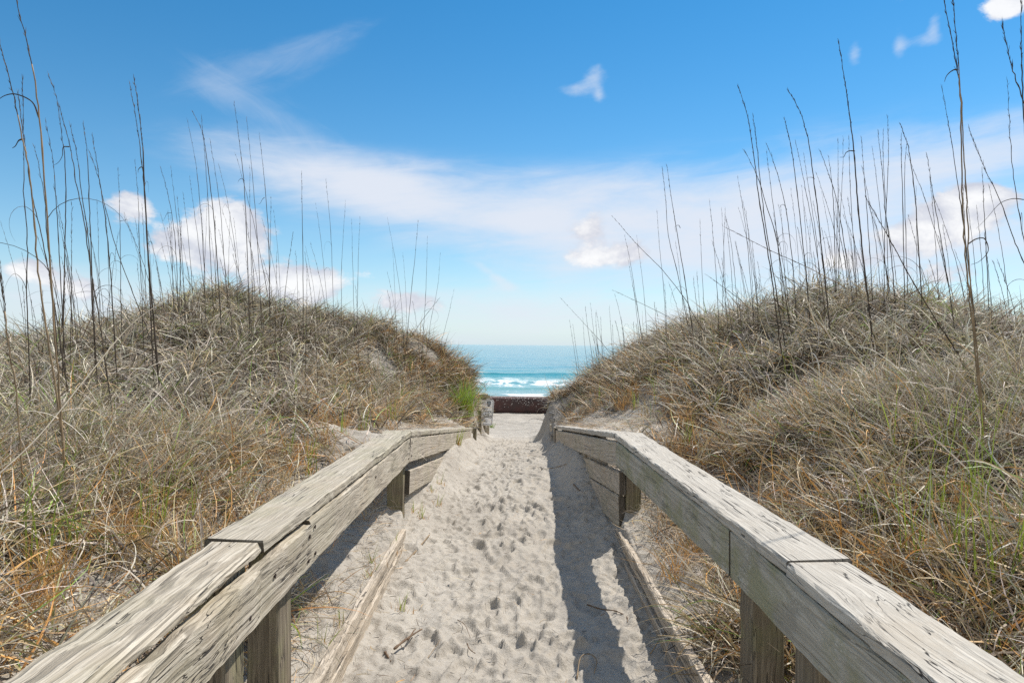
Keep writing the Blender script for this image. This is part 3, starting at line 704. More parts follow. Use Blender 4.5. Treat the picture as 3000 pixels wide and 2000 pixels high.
def build_grass(side, seed):
    global rng
    rng = np.random.RandomState(seed); parts = []
    # thatch of dry leaves lying in every direction
    for (n, d0, d1, xm, Ls, ws, lift) in ((34000, 1.2, 5, 5, (.16, .5), (.004, .009), .20), (34000, 4.5, 14.5, 9, (.22, .6), (.006, .012), .22)):
        P = scatter(n, side, d0, d1, xm); z = ground(P[:, 0], P[:, 1])
        hi = grass_density(P[:, 0], P[:, 1]) * (.55 + .9 * np.clip(fbm(P[:, 0] * 1.3, P[:, 1] * 1.3, 90, 2) + .4, 0, 1))
        base = np.c_[P, z + rng.uniform(-.01, 1, n) ** 2 * lift * hi * (.35 + .65 * sstep(1.3, 2.9, np.abs(P[:, 0])))]
        low = sstep(2.9, 1.3, np.abs(P[:, 0]))            # nearer the path the leaves are tan and orange
        c1 = palette(n, dict(grey=5, pale=2.4, tan=1.6, brown=2.6, olive=1.2, green=.4)); c2 = palette(n, dict(grey=2, pale=2.4, tan=4, brown=1.5, orange=2.6, green=.7))
        col = np.where((rng.rand(n) < low * .8)[:, None], c2, c1)
        parts.append(blades(base, rng.uniform(0, 6.283, n), rng.uniform(*Ls, n), rng.uniform(.4, 1.5, n), rng.uniform(-.2, 2.6, n) * rng.choice([1, .4], n), rng.normal(0, 1.3, n), rng.uniform(*ws, n), col, 7))
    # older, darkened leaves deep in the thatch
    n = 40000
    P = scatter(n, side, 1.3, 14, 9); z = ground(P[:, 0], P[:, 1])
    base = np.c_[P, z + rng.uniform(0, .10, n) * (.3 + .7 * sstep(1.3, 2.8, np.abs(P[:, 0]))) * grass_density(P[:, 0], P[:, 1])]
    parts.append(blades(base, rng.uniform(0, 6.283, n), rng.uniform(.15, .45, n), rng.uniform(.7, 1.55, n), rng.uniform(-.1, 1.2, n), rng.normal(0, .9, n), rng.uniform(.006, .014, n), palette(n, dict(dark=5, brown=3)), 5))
    # arching tufts
    for (nt_, d0, d1, xm, per, Lr) in ((640, 1.3, 5, 5, 26, (.25, .60)), (900, 4.5, 14, 9, 30, (.2, .56))):
        P = scatter(nt_, side, d0, d1, xm); m = nt_ * per
        B = np.repeat(P, per, 0) + rng.normal(0, .035, (m, 2)); z = ground(B[:, 0], B[:, 1])
        tone = np.repeat(rng.rand(nt_), per); low = sstep(2.7, 1.2, np.abs(B[:, 0]))
        c1 = palette(m, dict(grey=4.5, pale=2.8, tan=1.3, brown=2.4, olive=1.2, green=.4)); c2 = palette(m, dict(pale=3, tan=4, orange=1.6, grey=2, green=.5))
        c4 = palette(m, dict(tan=4, pale=3)); 
        c3 = palette(m, dict(olive=3, green=3, grey=2, tan=2))
        shade_ = np.repeat(rng.uniform(.6, 1.25, nt_), per)[:, None]
        c1, c2, c3, c4 = c1 * shade_, c2 * shade_, c3 * shade_, c4 * shade_
        col = np.where((tone < .12)[:, None], c3, np.where((tone < .24)[:, None], c4, np.where((tone > 1 - .75 * low - .1)[:, None], c2, c1)))
        Ls = np.repeat(Lr[0] + (Lr[1] - Lr[0]) * rng.rand(nt_) ** 1.6, per) * rng.uniform(.6, 1.15, m) * (.42 + .58 * sstep(1.3, 2.8, np.abs(B[:, 0])))
        parts.append(blades(np.c_[B, z], rng.uniform(0, 6.283, m), Ls, np.abs(rng.normal(.25, .28, m)), rng.uniform(.7, 3.4, m), rng.normal(0, .6, m), rng.uniform(.0045, .0095, m), col, 8))
    # wiry, mostly upright growth along the skyline and upper slope
    n = 5000                                                   # broader pale leaves arching over the mat
    P = scatter(n, side, 3.5, 13.5, 9); z = ground(P[:, 0], P[:, 1])
    parts.append(blades(np.c_[P, z + .03], rng.uniform(0, 6.283, n), rng.uniform(.3, .7, n), np.abs(rng.normal(.35, .35, n)), rng.uniform(.9, 3.4, n), rng.normal(0, .6, n), rng.uniform(.006, .012, n) * sstep(.9, 2.2, np.abs(P[:, 0])), palette(n, dict(pale=4, grey=5, tan=1.5)), 9))
    n = 5200
    P = scatter(n, side, 6.5, 13.5, 9, True); z = ground(P[:, 0], P[:, 1])
    parts.append(blades(np.c_[P, z], rng.uniform(0, 6.283, n), rng.uniform(.15, .5, n), np.abs(rng.normal(.1, .25, n)), rng.uniform(.1, 2.2, n), rng.normal(0, .5, n), rng.uniform(.003, .006, n),
                        palette(n, dict(brown=3, grey=3, olive=3, green=1.5, tan=1.5)), 8))
    # short orange stubble in clumps low on the slope
    nt_, per = 1000, 34
    P = scatter(nt_, side, 1.4, 13, 2.9); P[:, 0] = side * (.95 + (np.abs(P[:, 0]) - .85) * .85); m = nt_ * per
    keep = rng.rand(nt_) < sstep(3.0, 1.1, np.abs(P[:, 0])) + .1; P = P[keep]; nt_ = len(P); m = nt_ * per
    B = np.repeat(P, per, 0) + rng.normal(0, .03, (m, 2)); z = ground(B[:, 0], B[:, 1])
    parts.append(blades(np.c_[B, z], rng.uniform(0, 6.283, m), rng.uniform(.06, .24, m), np.abs(rng.normal(.35, .3, m)), rng.uniform(0, 1.6, m), rng.normal(0, .6, m), rng.uniform(.003, .006, m),
                        palette(m, dict(orange=5, tan=4, pale=1, brown=1.5)), 5))
    # matted roots and stubble on the bank under the railing
    nt_, per = (150 if side > 0 else 36), 26
    y = rng.uniform(1.6, 5.4, nt_); x = side * (.90 + .35 * rng.rand(nt_) ** .8); m = nt_ * per
    B = np.c_[np.repeat(x, per), np.repeat(y, per)] + rng.normal(0, .05, (m, 2)); B[:, 0] = side * np.maximum(np.abs(B[:, 0]), .79); z = ground(B[:, 0], B[:, 1])
    parts.append(blades(np.c_[B, z], rng.uniform(0, 6.283, m), rng.uniform(.06, .28, m), np.abs(rng.normal(.8, .4, m)), rng.uniform(.2, 1.8, m), rng.normal(0, 1, m), rng.uniform(.002, .005, m),
                        palette(m, dict(tan=3, brown=3, orange=1.4, grey=2, pale=1)), 6))
    # loose litter and root hairs at the sandy edge below
    n = 5200
    x = side * rng.uniform(.76, 1.6, n); y = rng.uniform(1.5, 12, n); z = ground(x, y)
    parts.append(blades(np.c_[x, y, z + .012], rng.uniform(0, 6.283, n), rng.uniform(.05, .3, n), rng.uniform(1.2, 1.6, n), rng.uniform(-.1, .35, n), rng.normal(0, 1.2, n), rng.uniform(.0015, .0035, n),
                        palette(n, dict(tan=3, brown=3, grey=2, orange=1)), 6))
    v, q, c = join(parts)
    return fast_mesh('dry_grass', v, q, colors=c)

tag(link('dry_grass', build_grass(-1, 101), M_grass), 'tangled dry grey and tan grass covering the left dune', 'grass', kind='stuff')
tag(link('dry_grass', build_grass(1, 202), M_grass), 'tangled dry grey and tan grass covering the right dune', 'grass', kind='stuff')

rng = np.random.RandomState(77); n = 900
x = np.clip(rng.normal(-.08, .36, n), -.66, .62); y = 2.2 + 8 * rng.rand(n) ** 1.5
near_l = rng.rand(n) < .35; x[near_l] = rng.uniform(-.68, -.4, near_l.sum())
ix, iy = np.clip(np.searchsorted(xs, x), 0, NX - 1), np.clip(np.searchsorted(ys, y), 0, NY - 1)
v, q, c = blades(np.c_[x, y, Z[iy, ix] + .004], rng.uniform(0, 6.283, n), rng.uniform(.015, .09, n), rng.uniform(1.35, 1.58, n), rng.uniform(-.1, .12, n), rng.normal(0, .7, n), rng.uniform(.0015, .004, n), palette(n, dict(brown=4, dark=3, tan=2, orange=1)), 4)
tag(link('plant_litter', fast_mesh('plant_litter', v, q, colors=c), M_grass), 'scattered bits of dry stem and leaf on the path sand', 'plant litter', kind='stuff')

# ------------------------------------------------------------------ tall stalks, each a thing of its own
SR = np.random.RandomState(5)
def stalk(poly, d, dia, label, group, leaf=None, tan=False, head=.28, d_top=None, pts3=None):
    """poly: pixels from the tip downwards; d: distance at the foot. The stem is carried down to the ground."""
    pts = pts3 or [at(x, y, d) for x, y in poly]
    a, b = pts[-2], pts[-1]; g = gz(b[0], b[1])
    if b[2] > g:
        dirv = (b - a) / np.linalg.norm(b - a)
        ln = min((b[2] - g) / max(.35, -dirv[2]), 2.5); e = b + dirv * ln; e[2] = gz(e[0], e[1]) - .03; pts.append(e)
    else:
        while len(pts) > 2 and pts[-2][2] < gz(pts[-2][0], pts[-2][1]) - .05: pts.pop()
    pts = pts[::-1]; cu = catmull(pts, 6); n = len(cu)
    foot_ = np.array((cu[0][0], cu[0][1], gz(cu[0][0], cu[0][1])))
    t_ = thing('sea_oat_stalk', label, 'grass stalk', foot_, group)
    loc = [c - foot_ + np.array((SR.normal(0, .0015), SR.normal(0, .0015), 0)) for c in cu]
    r0 = dia * (.62 if d > 5 else .42)
    mb = MB(); k = max(3, int(n * (1 - head)))
    mb.tube(loc[:k + 1], [r0 * (1 - .55 * i / n) * (1.35 if i % 9 == 4 else 1) for i in range(k + 1)], 5)
    link('stem', mb.mesh('stem', True), M_stalk_tan if tan else M_stalk, t_)
    mb = MB(); top = loc[k:]
    mb.tube(top, [r0 * (.55 - .38 * i / max(1, len(top) - 1)) for i in range(len(top))], 4)
    for i in range(len(top) - 1):
        for q in range(4):
            f = SR.rand(); p = top[i] * (1 - f) + top[i + 1] * f; up = top[i + 1] - top[i]; up = up / (np.linalg.norm(up) + 1e-9)
            v = up * SR.uniform(.02, .045) + SR.normal(0, .0045, 3)
            mb.tube([p, p + v * .5, p + v], [r0 * .25, r0 * .34, r0 * .1], 3, False)
    link('seed_head', mb.mesh('seed_head'), M_stalk, t_)
    if leaf:
        lp = [at(x, y, d + .03) - foot_ for x, y in leaf]; cc = catmull(lp, 5); w = dia * .8
        mb = MB(); mb.tube(cc, [w * .5 * (1 - .8 * i / len(cc)) for i in range(len(cc))], 4)
        link('leaf', mb.mesh('leaf'), M_stalk, t_)
    if SR.rand() < .45:                                   # a dry leaf arching off the stem and curling over
        for _ in range(SR.randint(1, 3)):
            i = int(n * SR.uniform(.12, .5)); p = np.array(loc[i]); ph = SR.uniform(0, 6.283); th = SR.uniform(.2, .5); tot = SR.uniform(1.8, 4.2); ll = SR.uniform(.25, .6); P_ = [p]
            for q in range(12):
                th += tot / 12; ph += SR.normal(0, .05); p = p + np.array((math.sin(th) * math.cos(ph), math.sin(th) * math.sin(ph), math.cos(th))) * ll / 12; P_.append(p)
            mb = MB(); mb.tube(P_, [min(.0022, r0 * .5) * (1 - .8 * q / 12) for q in range(13)], 4)
            link('leaf', mb.mesh('leaf', True), M_stalk, t_)
    return t_

GL, GR = 'tall sea oat stalks on the left dune', 'tall sea oat stalks on the right dune'
TL, TR = 'thin dark stalk standing against the sky on the left dune', 'thin dark stalk standing against the sky on the right dune'
left = [
 ([(20, -90), (47, 0), (93, 188), (115, 345), (138, 640), (154, 886), (178, 1203)], 3.3, .012, 'tallest left stalk, running out of the top of the picture, with a dark knot', [(114, 345), (95, 300), (50, 277), (15, 280), (-15, 300)], True),
 ([(-20, 70), (0, 128), (35, 260), (66, 405), (78, 460), (96, 600), (112, 796), (134, 957), (165, 1150)], 3.5, .012, 'thick left stalk with a torn leaf dangling at mid height, leaning left', [(68, 408), (55, 412), (45, 428), (36, 434)], True),
 ([(65, 228), (68, 330), (70, 560), (80, 690), (78, 850), (85, 1050)], 4.2, .009, TL, None, False),
 ([(52, 272), (62, 350), (75, 430), (88, 540), (110, 640), (140, 780), (160, 900)], 4.4, .009, TL, None, False),
 ([(142, 222), (170, 300), (205, 430), (222, 530), (245, 640), (262, 760), (285, 900), (300, 1000)], 4.6, .010, 'left stalk bowing left at its tip, with a wiry bent leaf', [(203, 430), (185, 432), (183, 455), (172, 475), (158, 484)], False),
 ([(168, 300), (182, 400), (190, 470), (193, 600), (190, 740)], 5.2, .007, TL, None, False),
 ([(132, 345), (155, 470), (165, 600), (172, 720), (180, 860)], 5, .009, TL, None, False),
 ([(205, 365), (225, 450), (238, 560), (258, 690), (268, 840)], 5.4, .007, TL, None, False),
 ([(243, 360), (255, 450), (262, 600), (268, 760)], 6, .008, TL, None, False),
 ([(270, 395), (290, 520), (308, 640), (322, 780), (330, 900)], 5.6, .008, TL, None, False),
 ([(262, 445), (285, 510), (312, 620), (345, 740), (390, 860), (425, 950)], 6.2, .007, TL, None, False),
 ([(100, 428), (128, 560), (138, 690), (150, 820)], 5.4, .007, TL, None, False),
 ([(393, 235), (405, 310), (418, 430), (422, 530), (430, 680), (438, 800), (452, 960)], 5.4, .012, 'pair forming left stalk with a curled dark leaf near its middle', [(420, 492), (412, 490), (405, 498), (405, 506)], False),
 ([(381, 250), (395, 330), (412, 450), (420, 520), (428, 640), (436, 800)], 5.5, .008, TL, None, False),
 ([(345, 490), (350, 600), (352, 700), (354, 840)], 7, .006, TL, [(351, 648), (365, 645), (380, 642)], False),
 ([(395, 470), (405, 590), (408, 700), (415, 860)], 6.6, .006, TL, None, False),
 ([(470, 490), (490, 560), (505, 640), (515, 730), (520, 850)], 8, .007, TL, [(503, 624), (490, 625), (482, 640), (478, 648)], False),
 ([(500, 485), (512, 590), (524, 700), (530, 840)], 8.2, .006, TL, None, False),
 ([(547, 345), (572, 470), (585, 590), (595, 720), (600, 860)], 8, .007, TL, None, False),
 ([(535, 560), (548, 660), (560, 800)], 9, .006, TL, None, False),
 ([(565, 330), (592, 385), (605, 460), (618, 560), (630, 680), (640, 830)], 7.6, .009, TL, None, False),
 ([(590, 340), (598, 430), (608, 560), (615, 720), (622, 850)], 8.2, .007, TL, None, False),
 ([(615, 410), (630, 500), (645, 610), (655, 740), (665, 860)], 8.6, .007, TL, None, False),
 ([(640, 480), (660, 560), (675, 640), (690, 740), (695, 860)], 9, .006, TL, [(668, 610), (660, 598), (654, 608)], False),
 ([(555, 515), (572, 640), (590, 780)], 9, .006, TL, None, False),
 ([(685, 300), (702, 420), (715, 540), (722, 680), (728, 850)], 8, .009, TL, [(716, 530), (708, 523), (700, 528), (697, 535)], False),
 ([(722, 345), (733, 450), (745, 580), (755, 720), (762, 860)], 8.4, .007, TL, None, False),
 ([(690, 450), (715, 540), (740, 640), (765, 760)], 9, .006, TL, None, False),
 ([(760, 395), (772, 500), (782, 620), (788, 740), (790, 860)], 8.6, .009, 'left stalk with a ragged dark leaf cluster near a white cloud', [(775, 578), (768, 585), (763, 595), (757, 598)], False),
 ([(732, 490), (732, 600), (735, 740), (740, 860)], 8.8, .007, TL, None, False),
 ([(883, 505), (885, 600), (887, 720), (888, 860)], 9.4, .009, 'lone straight left stalk apart from the others, right of the tall cluster', None, False),
 ([(955, 530), (962, 600), (970, 700), (975, 850)], 10, .006, TL, None, False),
 ([(925, 600), (940, 700), (955, 850)], 10, .005, TL, None, False),
 ([(1012, 590), (1005, 700), (1000, 800), (1000, 880)], 10.5, .006, TL, None, False),
 ([(1055, 640), (1050, 740), (1048, 850), (1046, 920)], 10.8, .007, TL, None, False),
 ([(1030, 640), (1033, 760), (1036, 880)], 10.8, .006, TL, None, False),
 ([(1135, 640), (1158, 760), (1175, 880), (1180, 960)], 11.4, .006, TL, None, False),
 ([(1225, 645), (1217, 740), (1205, 850), (1195, 960)], 11.6, .008, TL, None, False),
 ([(1252, 690), (1250, 780), (1246, 880), (1240, 980)], 12, .007, TL, None, False),
 ([(1290, 740), (1282, 840), (1262, 940), (1255, 1000)], 12.4, .006, TL, None, False),
 ([(1330, 850), (1312, 930), (1290, 1010)], 12.8, .006, TL, None, False),
 ([(1290, 870), (1250, 920), (1200, 990)], 12.2, .008, TL, None, False),
 ([(1150, 720), (1155, 820), (1160, 930)], 11.6, .005, TL, None, False),
 ([(1180, 740), (1188, 840), (1192, 950)], 11.8, .005, TL, None, False),
 ([(0, 800), (10, 870), (25, 1010), (45, 1130), (55, 1250)], 3.0, .009, 'short thick stalk at the left edge, leaning left', None, True),
]
right = [
 ([(2162, 250), (2190, 340), (2212, 480), (2222, 570), (2240, 680), (2262, 820), (2275, 920)], 6, .010, 'bowed right stalk, tallest near the dune top, bending left', None, False),
 ([(2206, 340), (2218, 430), (2226, 520), (2240, 640), (2262, 780)], 6.2, .008, TR, None, False),
 ([(2310, 265), (2345, 330), (2370, 420), (2383, 520), (2398, 640), (2412, 780), (2425, 900)], 6.2, .010, 'tall right stalk arching left beside the crest', [(2386, 525), (2380, 520), (2366, 520)], False),
 ([(2457, 120), (2475, 240), (2495, 380), (2505, 480), (2512, 580), (2522, 690), (2540, 850), (2550, 940)], 5.6, .012, 'tall right stalk with a kinked dark leaf pointing left', [(2504, 443), (2490, 442), (2478, 448), (2472, 460), (2460, 461)], False),
 ([(2298, 350), (2316, 420), (2330, 520), (2345, 650), (2362, 800), (2370, 900)], 6.6, .009, TR, None, False),
 ([(2740, -110), (2765, 0), (2800, 180), (2812, 260), (2817, 400), (2819, 560), (2826, 720), (2842, 880), (2858, 1040)], 3.3, .010, 'thick dark stalk running out of the top of the picture, hooked leaf above', [(2806, 205), (2795, 205), (2782, 213), (2772, 225), (2767, 240)], True),
 ([(2775, -100), (2790, 0), (2806, 160), (2818, 330), (2828, 500), (2834, 640), (2842, 820), (2862, 1020)], 3.35, .009, 'thick dark stalk close beside the hooked one, with a big looping leaf', [(2836, 715), (2860, 700), (2885, 700), (2895, 735), (2870, 765), (2845, 775)], True),
 ([(2936, 70), (2955, 160), (2975, 230), (2995, 290), (3020, 360), (3040, 500)], 3.8, .010, TR, None, False),
 ([(2990, -40), (2993, 140), (2996, 280), (3006, 420), (3030, 640)], 3.6, .011, 'dark stalk along the right edge of the picture', None, False),
 ([(2760, 255), (2780, 370), (2800, 500), (2815, 600), (2835, 760)], 5.4, .006, TR, None, False),
 ([(2840, 378), (2880, 480), (2930, 590), (2970, 700), (3000, 770), (3040, 860)], 4.6, .009, 'straight right stalk leaning far left out of the thicket', None, False),
 ([(2952, 240), (2958, 380), (2970, 520), (2990, 650), (3010, 760)], 4.8, .008, TR, [(3000, 585), (2970, 582), (2940, 590), (2920, 605), (2890, 640), (2860, 670)], False),
 ([(2877, 490), (2882, 600), (2888, 700), (2895, 860)], 6.4, .007, TR, None, False),
 ([(2715, 450), (2732, 560), (2755, 690), (2780, 840), (2795, 950)], 5.6, .007, TR, None, False),
 ([(2637, 365), (2658, 420), (2672, 500), (2684, 610), (2692, 740), (2700, 880)], 6.4, .009, TR, None, False),
 ([(2640, 395), (2642, 500), (2646, 640), (2650, 860)], 6.8, .008, TR, None, False),
 ([(2656, 420), (2650, 520), (2654, 700), (2660, 860)], 7, .007, TR, None, False),
 ([(2600, 340), (2603, 450), (2598, 580), (2592, 700), (2590, 860)], 7, .007, TR, None, False),
 ([(2572, 385), (2585, 500), (2594, 620), (2610, 740), (2620, 860)], 7.2, .009, TR, None, False),
 ([(2588, 375), (2588, 480), (2596, 610), (2600, 760)], 7.4, .006, TR, None, False),
 ([(2523, 400), (2532, 520), (2540, 620), (2550, 760), (2556, 880)], 7.2, .008, TR, None, False),
 ([(2555, 430), (2570, 540), (2585, 680), (2600, 830)], 7.6, .006, TR, None, False),
 ([(2487, 395), (2489, 500), (2495, 620), (2505, 760), (2510, 880)], 7.4, .007, TR, None, False),
 ([(2455, 403), (2456, 540), (2452, 680), (2450, 860)], 7.6, .006, TR, None, False),
 ([(2470, 405), (2468, 520), (2460, 660), (2455, 860)], 7.8, .006, TR, None, False),
 ([(2403, 442), (2432, 520), (2452, 590), (2470, 690), (2490, 820)], 7.2, .008, TR, None, False),
 ([(2428, 460), (2440, 570), (2445, 690), (2448, 860)], 7.6, .009, TR, None, False),
 ([(2330, 410), (2355, 530), (2380, 660), (2405, 820), (2415, 900)], 7, .007, TR, None, False),
 ([(2355, 450), (2372, 570), (2392, 700), (2402, 860)], 7.4, .006, TR, None, False),
 ([(2245, 420), (2275, 500), (2300, 600), (2312, 680), (2325, 800), (2332, 900)], 7, .008, TR, [(2305, 615), (2297, 600), (2288, 602), (2282, 612)], False),
 ([(2245, 445), (2260, 560), (2275, 680), (2288, 820)], 7.4, .007, TR, None, False),
 ([(2180, 440), (2220, 520), (2245, 600), (2275, 700), (2300, 860)], 6.6, .008, TR, None, False),
 ([(2160, 515), (2178, 620), (2190, 720), (2202, 860)], 7.8, .006, TR, None, False),
 ([(2128, 640), (2140, 700), (2152, 800), (2160, 900)], 8.2, .006, TR, None, False),
 ([(1953, 480), (1970, 600), (1990, 720), (2008, 830), (2020, 910)], 8.6, .010, 'dark stalk left of the right dune top, with a leaf hooked over at mid height', [(1993, 668), (1988, 660), (1978, 664), (1980, 680)], False),
 ([(1940, 490), (1950, 580), (1958, 690), (1985, 800), (2005, 900)], 8.8, .008, TR, None, False),
 ([(1795, 635), (1870, 720), (1940, 790), (2010, 880), (2030, 920)], 8.4, .008, 'slanting stalk leaning left from the right dune over the path', None, False),
 ([(1865, 690), (1880, 800), (1890, 900), (1895, 980)], 10.4, .006, TR, None, False),
 ([(1840, 760), (1858, 860), (1870, 960)], 10.6, .006, TR, None, False),
 ([(1830, 690), (1845, 760), (1858, 840), (1875, 950)], 10.4, .006, TR, None, False),
 ([(1925, 620), (1932, 720), (1945, 850), (1950, 960)], 9.4, .006, TR, None, False),
 ([(2050, 640), (2055, 760), (2062, 900)], 9, .006, TR, None, False),
 ([(2540, 585), (2600, 690), (2660, 800), (2720, 900), (2790, 1010), (2830, 1080)], 4.4, .012, 'thick dark stalk leaning far left across the right dune', None, False),
 ([(2130, 668), (2270, 740), (2400, 800), (2550, 890), (2680, 990), (2740, 1050)], 4.8, .009, 'longest leaning stalk, slanting across the whole right dune', None, True),
 ([(2070, 805), (2170, 880), (2260, 960), (2330, 1030)], 6.4, .007, 'short slanting stalk low on the right dune front', None, True),
 ([(1795, 850), (1860, 880), (1960, 930), (2060, 1000)], 8.6, .006, TR, None, False),
 ([(1640, 870), (1700, 935), (1760, 1000), (1800, 1050)], 11.4, .006, 'thin slanting stalk low beside the sea gap, leaning left', None, False),
 ([(1715, 900), (1722, 960), (1736, 1050), (1745, 1110)], 12.4, .008, TR, None, False),
 ([(1708, 935), (1712, 1000), (1722, 1080)], 12.6, .006, TR, None, False),
 ([(1745, 915), (1748, 980), (1756, 1060)], 12.2, .007, TR, None, False),
 ([(1760, 930), (1762, 990), (1768, 1050)], 12.2, .006, TR, None, False),
 ([(1668, 935), (1680, 1010), (1690, 1080), (1695, 1130)], 12.8, .007, TR, None, False),
 ([(1678, 950), (1688, 1020), (1700, 1110)], 12.8, .006, TR, None, False),
 ([(1730, 890), (1738, 960), (1748, 1050)], 12.4, .006, TR, None, False),
 ([(1785, 900), (1790, 970), (1795, 1040)], 11.8, .006, TR, None, False),
]
for poly, d, dia, lab, leaf, tan in left: stalk(poly, d, dia, lab, GL, leaf, tan)
for poly, d, dia, lab, leaf, tan in right: stalk(poly, d, dia, lab, GR, leaf, tan)
for side, lab, grp, x0, x1 in ((-1, TL, GL, 20, 1260), (1, TR, GR, 1760, 2990)):
    for k in range(100):
        px = SR.uniform(x0, x1) if k % 3 == 0 else (SR.choice([SR.normal(560, 200), SR.normal(150, 120), SR.normal(1100, 130)], p=[.55, .25, .2]) if side < 0 else SR.choice([SR.normal(2450, 240), SR.normal(2900, 80), SR.normal(1790, 60)], p=[.65, .15, .2])); px = min(max(px, x0), x1); d = SR.uniform(7, 10.5) if 300 < px < 2700 else SR.uniform(5.5, 8.5)
        if 1100 < px < 1950: d = SR.uniform(10.5, 12.5)
        x = at(px, 1000, d)[0]; g = gz(x, d); h = SR.uniform(.6, 1.85) if d < 10.5 else SR.uniform(.5, 1.2); lean = SR.normal(-.10, .07)
        P3 = [np.array((x + lean * h * (f ** 1.8), d + .05 * f, g - .03 + (h + .03) * f)) for f in (1, .8, .6, .4, .2, 0)]
        stalk(None, d, SR.uniform(.0045, .0065), lab, grp, pts3=P3)

# ------------------------------------------------------------------ green tufts, shoots, leaves, twigs
def tuft(px, py, n, L, spread, mat, label, group, lift=0, base_stub=True, name='green_grass_tuft', wide=.006, lean=(0, 0), bend=.35, foot=.02):
    p = hit(px, py); r = np.random.RandomState(int(px * 3 + py))
    global rng; rng = r
    t_ = thing(name, label, 'grass tuft', p, group)
    b = np.c_[r.normal(0, foot, (n, 2)), np.full(n, -.01)]
    phi = r.uniform(0, 6.283, n)
    v, q, c = blades(b, phi, L * r.uniform(.5, 1.05, n), np.abs(r.normal(spread * .6, spread * .5, n)), r.uniform(0, bend, n), r.normal(0, .2, n), wide * r.uniform(.7, 1.3, n), np.ones((n, 3)), 6)
    v[:, 0] += lean[0] * np.maximum(0, v[:, 2]); v[:, 1] += lean[1] * np.maximum(0, v[:, 2])
    nm_ = 'green_blades' if mat in (M_green, M_tuft) else 'dry_blades'
    link(nm_, fast_mesh(nm_, v, q), mat, t_)
    if base_stub:
        m = n * 3 + 8; b = np.c_[r.normal(0, .03, (m, 2)), np.full(m, -.01)]
        v, q, c = blades(b, r.uniform(0, 6.283, m), L * .5 * r.uniform(.3, 1, m), np.abs(r.normal(.4, .3, m)), r.uniform(0, 1.2, m), r.normal(0, .4, m), .0035 * r.uniform(.6, 1.2, m), np.ones((m, 3)), 5)
        link('dry_base', fast_mesh('dry_base', v, q), M_orange, t_)
    return t_

tuft(1358, 1222, 340, .78, .42, M_tuft, 'bright green bushy grass tuft beside the white sign', None, base_stub=True, wide=.007, bend=1.0, foot=.10)
tuft(1440, 1256, 80, .34, .4, M_tuft, 'small dark green tuft on the sand below the white sign', None, base_stub=False, wide=.007, bend=.9, foot=.05)
tuft(1343, 1303, 14, .30, .3, M_green, 'green tuft leaning over the far end of the left railing', None, base_stub=True, wide=.007, lean=(.35, 0))
GT1, GT2 = 'green shoots among the dry grass of the left dune', 'green shoots among the dry grass of the right dune'
LT1, LT2 = 'few upright green shoots in dry orange grass on the left slope', 'few upright green shoots in dry orange grass on the right slope'
for px, py in [(1120, 1110), (1170, 1150), (1205, 1090), (1240, 1160), (1105, 1190), (1060, 1270), (1150, 1240), (1010, 1290), (985, 1200), (850, 1370), (905, 1390), (560, 1560), (420, 1610),
               (470, 1600), (860, 1180), (740, 1290), (640, 1330), (330, 1500), (300, 1420), (120, 1560), (95, 1700), (520, 1480), (1020, 1180), (960, 1120), (1250, 1230), (250, 1640), (190, 1480)]:
    tuft(px, py, 7 + int(px) % 5, .38 if py < 1350 else .42, .20, M_green, LT1, GT1, wide=.010 if py < 1350 else .008, foot=.03)
for px, py in [(2750, 1570), (2870, 1540), (2560, 1580), (2620, 1690), (2670, 1720), (2770, 1390), (2880, 1330), (2910, 1320), (2800, 1760), (2930, 1820), (2960, 1760), (2990, 1720), (2540, 1340), (2620, 1250),
               (2010, 1330), (2090, 1230), (1930, 1190), (1860, 1200), (1760, 1190), (1800, 1130), (2230, 1290), (2200, 1090), (2300, 1130), (2720, 1300), (2650, 1400), (2420, 1180), (2840, 1660), (2890, 1420)]:
    tuft(px, py, 7 + int(px) % 5, .38 if py < 1350 else .5, .20, M_green, LT2, GT2, wide=.010 if py < 1350 else .008, foot=.03)
LO1, LO2 = 'bushy clump of orange and straw coloured grass low on the left slope', 'bushy clump of orange and straw coloured grass low on the right slope'
for lab, grp, lst in ((LO1, 'orange grass clumps on the left slope', [(330, 1600), (380, 1660), (440, 1590), (560, 1600), (250, 1560), (700, 1390), (820, 1430), (900, 1340), (1000, 1260), (960, 1310), (1080, 1210), (1180, 1225), (1250, 1180), (1290, 1200), (1060, 1120), (150, 1720), (480, 1510), (620, 1490), (80, 1800), (1150, 1160), (1220, 1120)]),
                      (LO2, 'orange grass clumps on the right slope', [(2560, 1700), (2660, 1760), (2760, 1700), (2850, 1800), (2950, 1880), (2480, 1420), (2350, 1430), (2200, 1330), (2100, 1280), (2000, 1250), (1900, 1220), (1820, 1200), (1750, 1180), (2600, 1450), (2700, 1530), (2850, 1620), (2040, 1640), (1980, 1700), (2000, 1540), (2140, 1390), (2800, 1500), (2940, 1600), (1690, 1190), (1860, 1160)])):
    for px, py in lst: tuft(px, py, 46, .28, .55, M_orange if (px + py) % 3 else M_straw_b, lab, grp, base_stub=False, name='orange_grass_tuft', wide=.005, bend=1.1, foot=.05)
LS = 'thin green shoot growing in the sand beside the left toe board'
for px, py in [(1092, 1655), (1150, 1625), (1238, 1520), (1262, 1440), (945, 1890), (1000, 1830), (1085, 1690), (1178, 1790), (1208, 1500), (1280, 1480), (1290, 1420)]:
    tuft(px, py, 5, .15, .45, M_green, LS, 'green shoots beside the left toe board', wide=.0045, foot=.01)
for px, py in [(2075, 1690), (2010, 1620), (2150, 1830)]:
    tuft(px, py, 4, .13, .3, M_green, 'green shoot under the right railing', 'green shoots under the right railing', wide=.005, foot=.01)

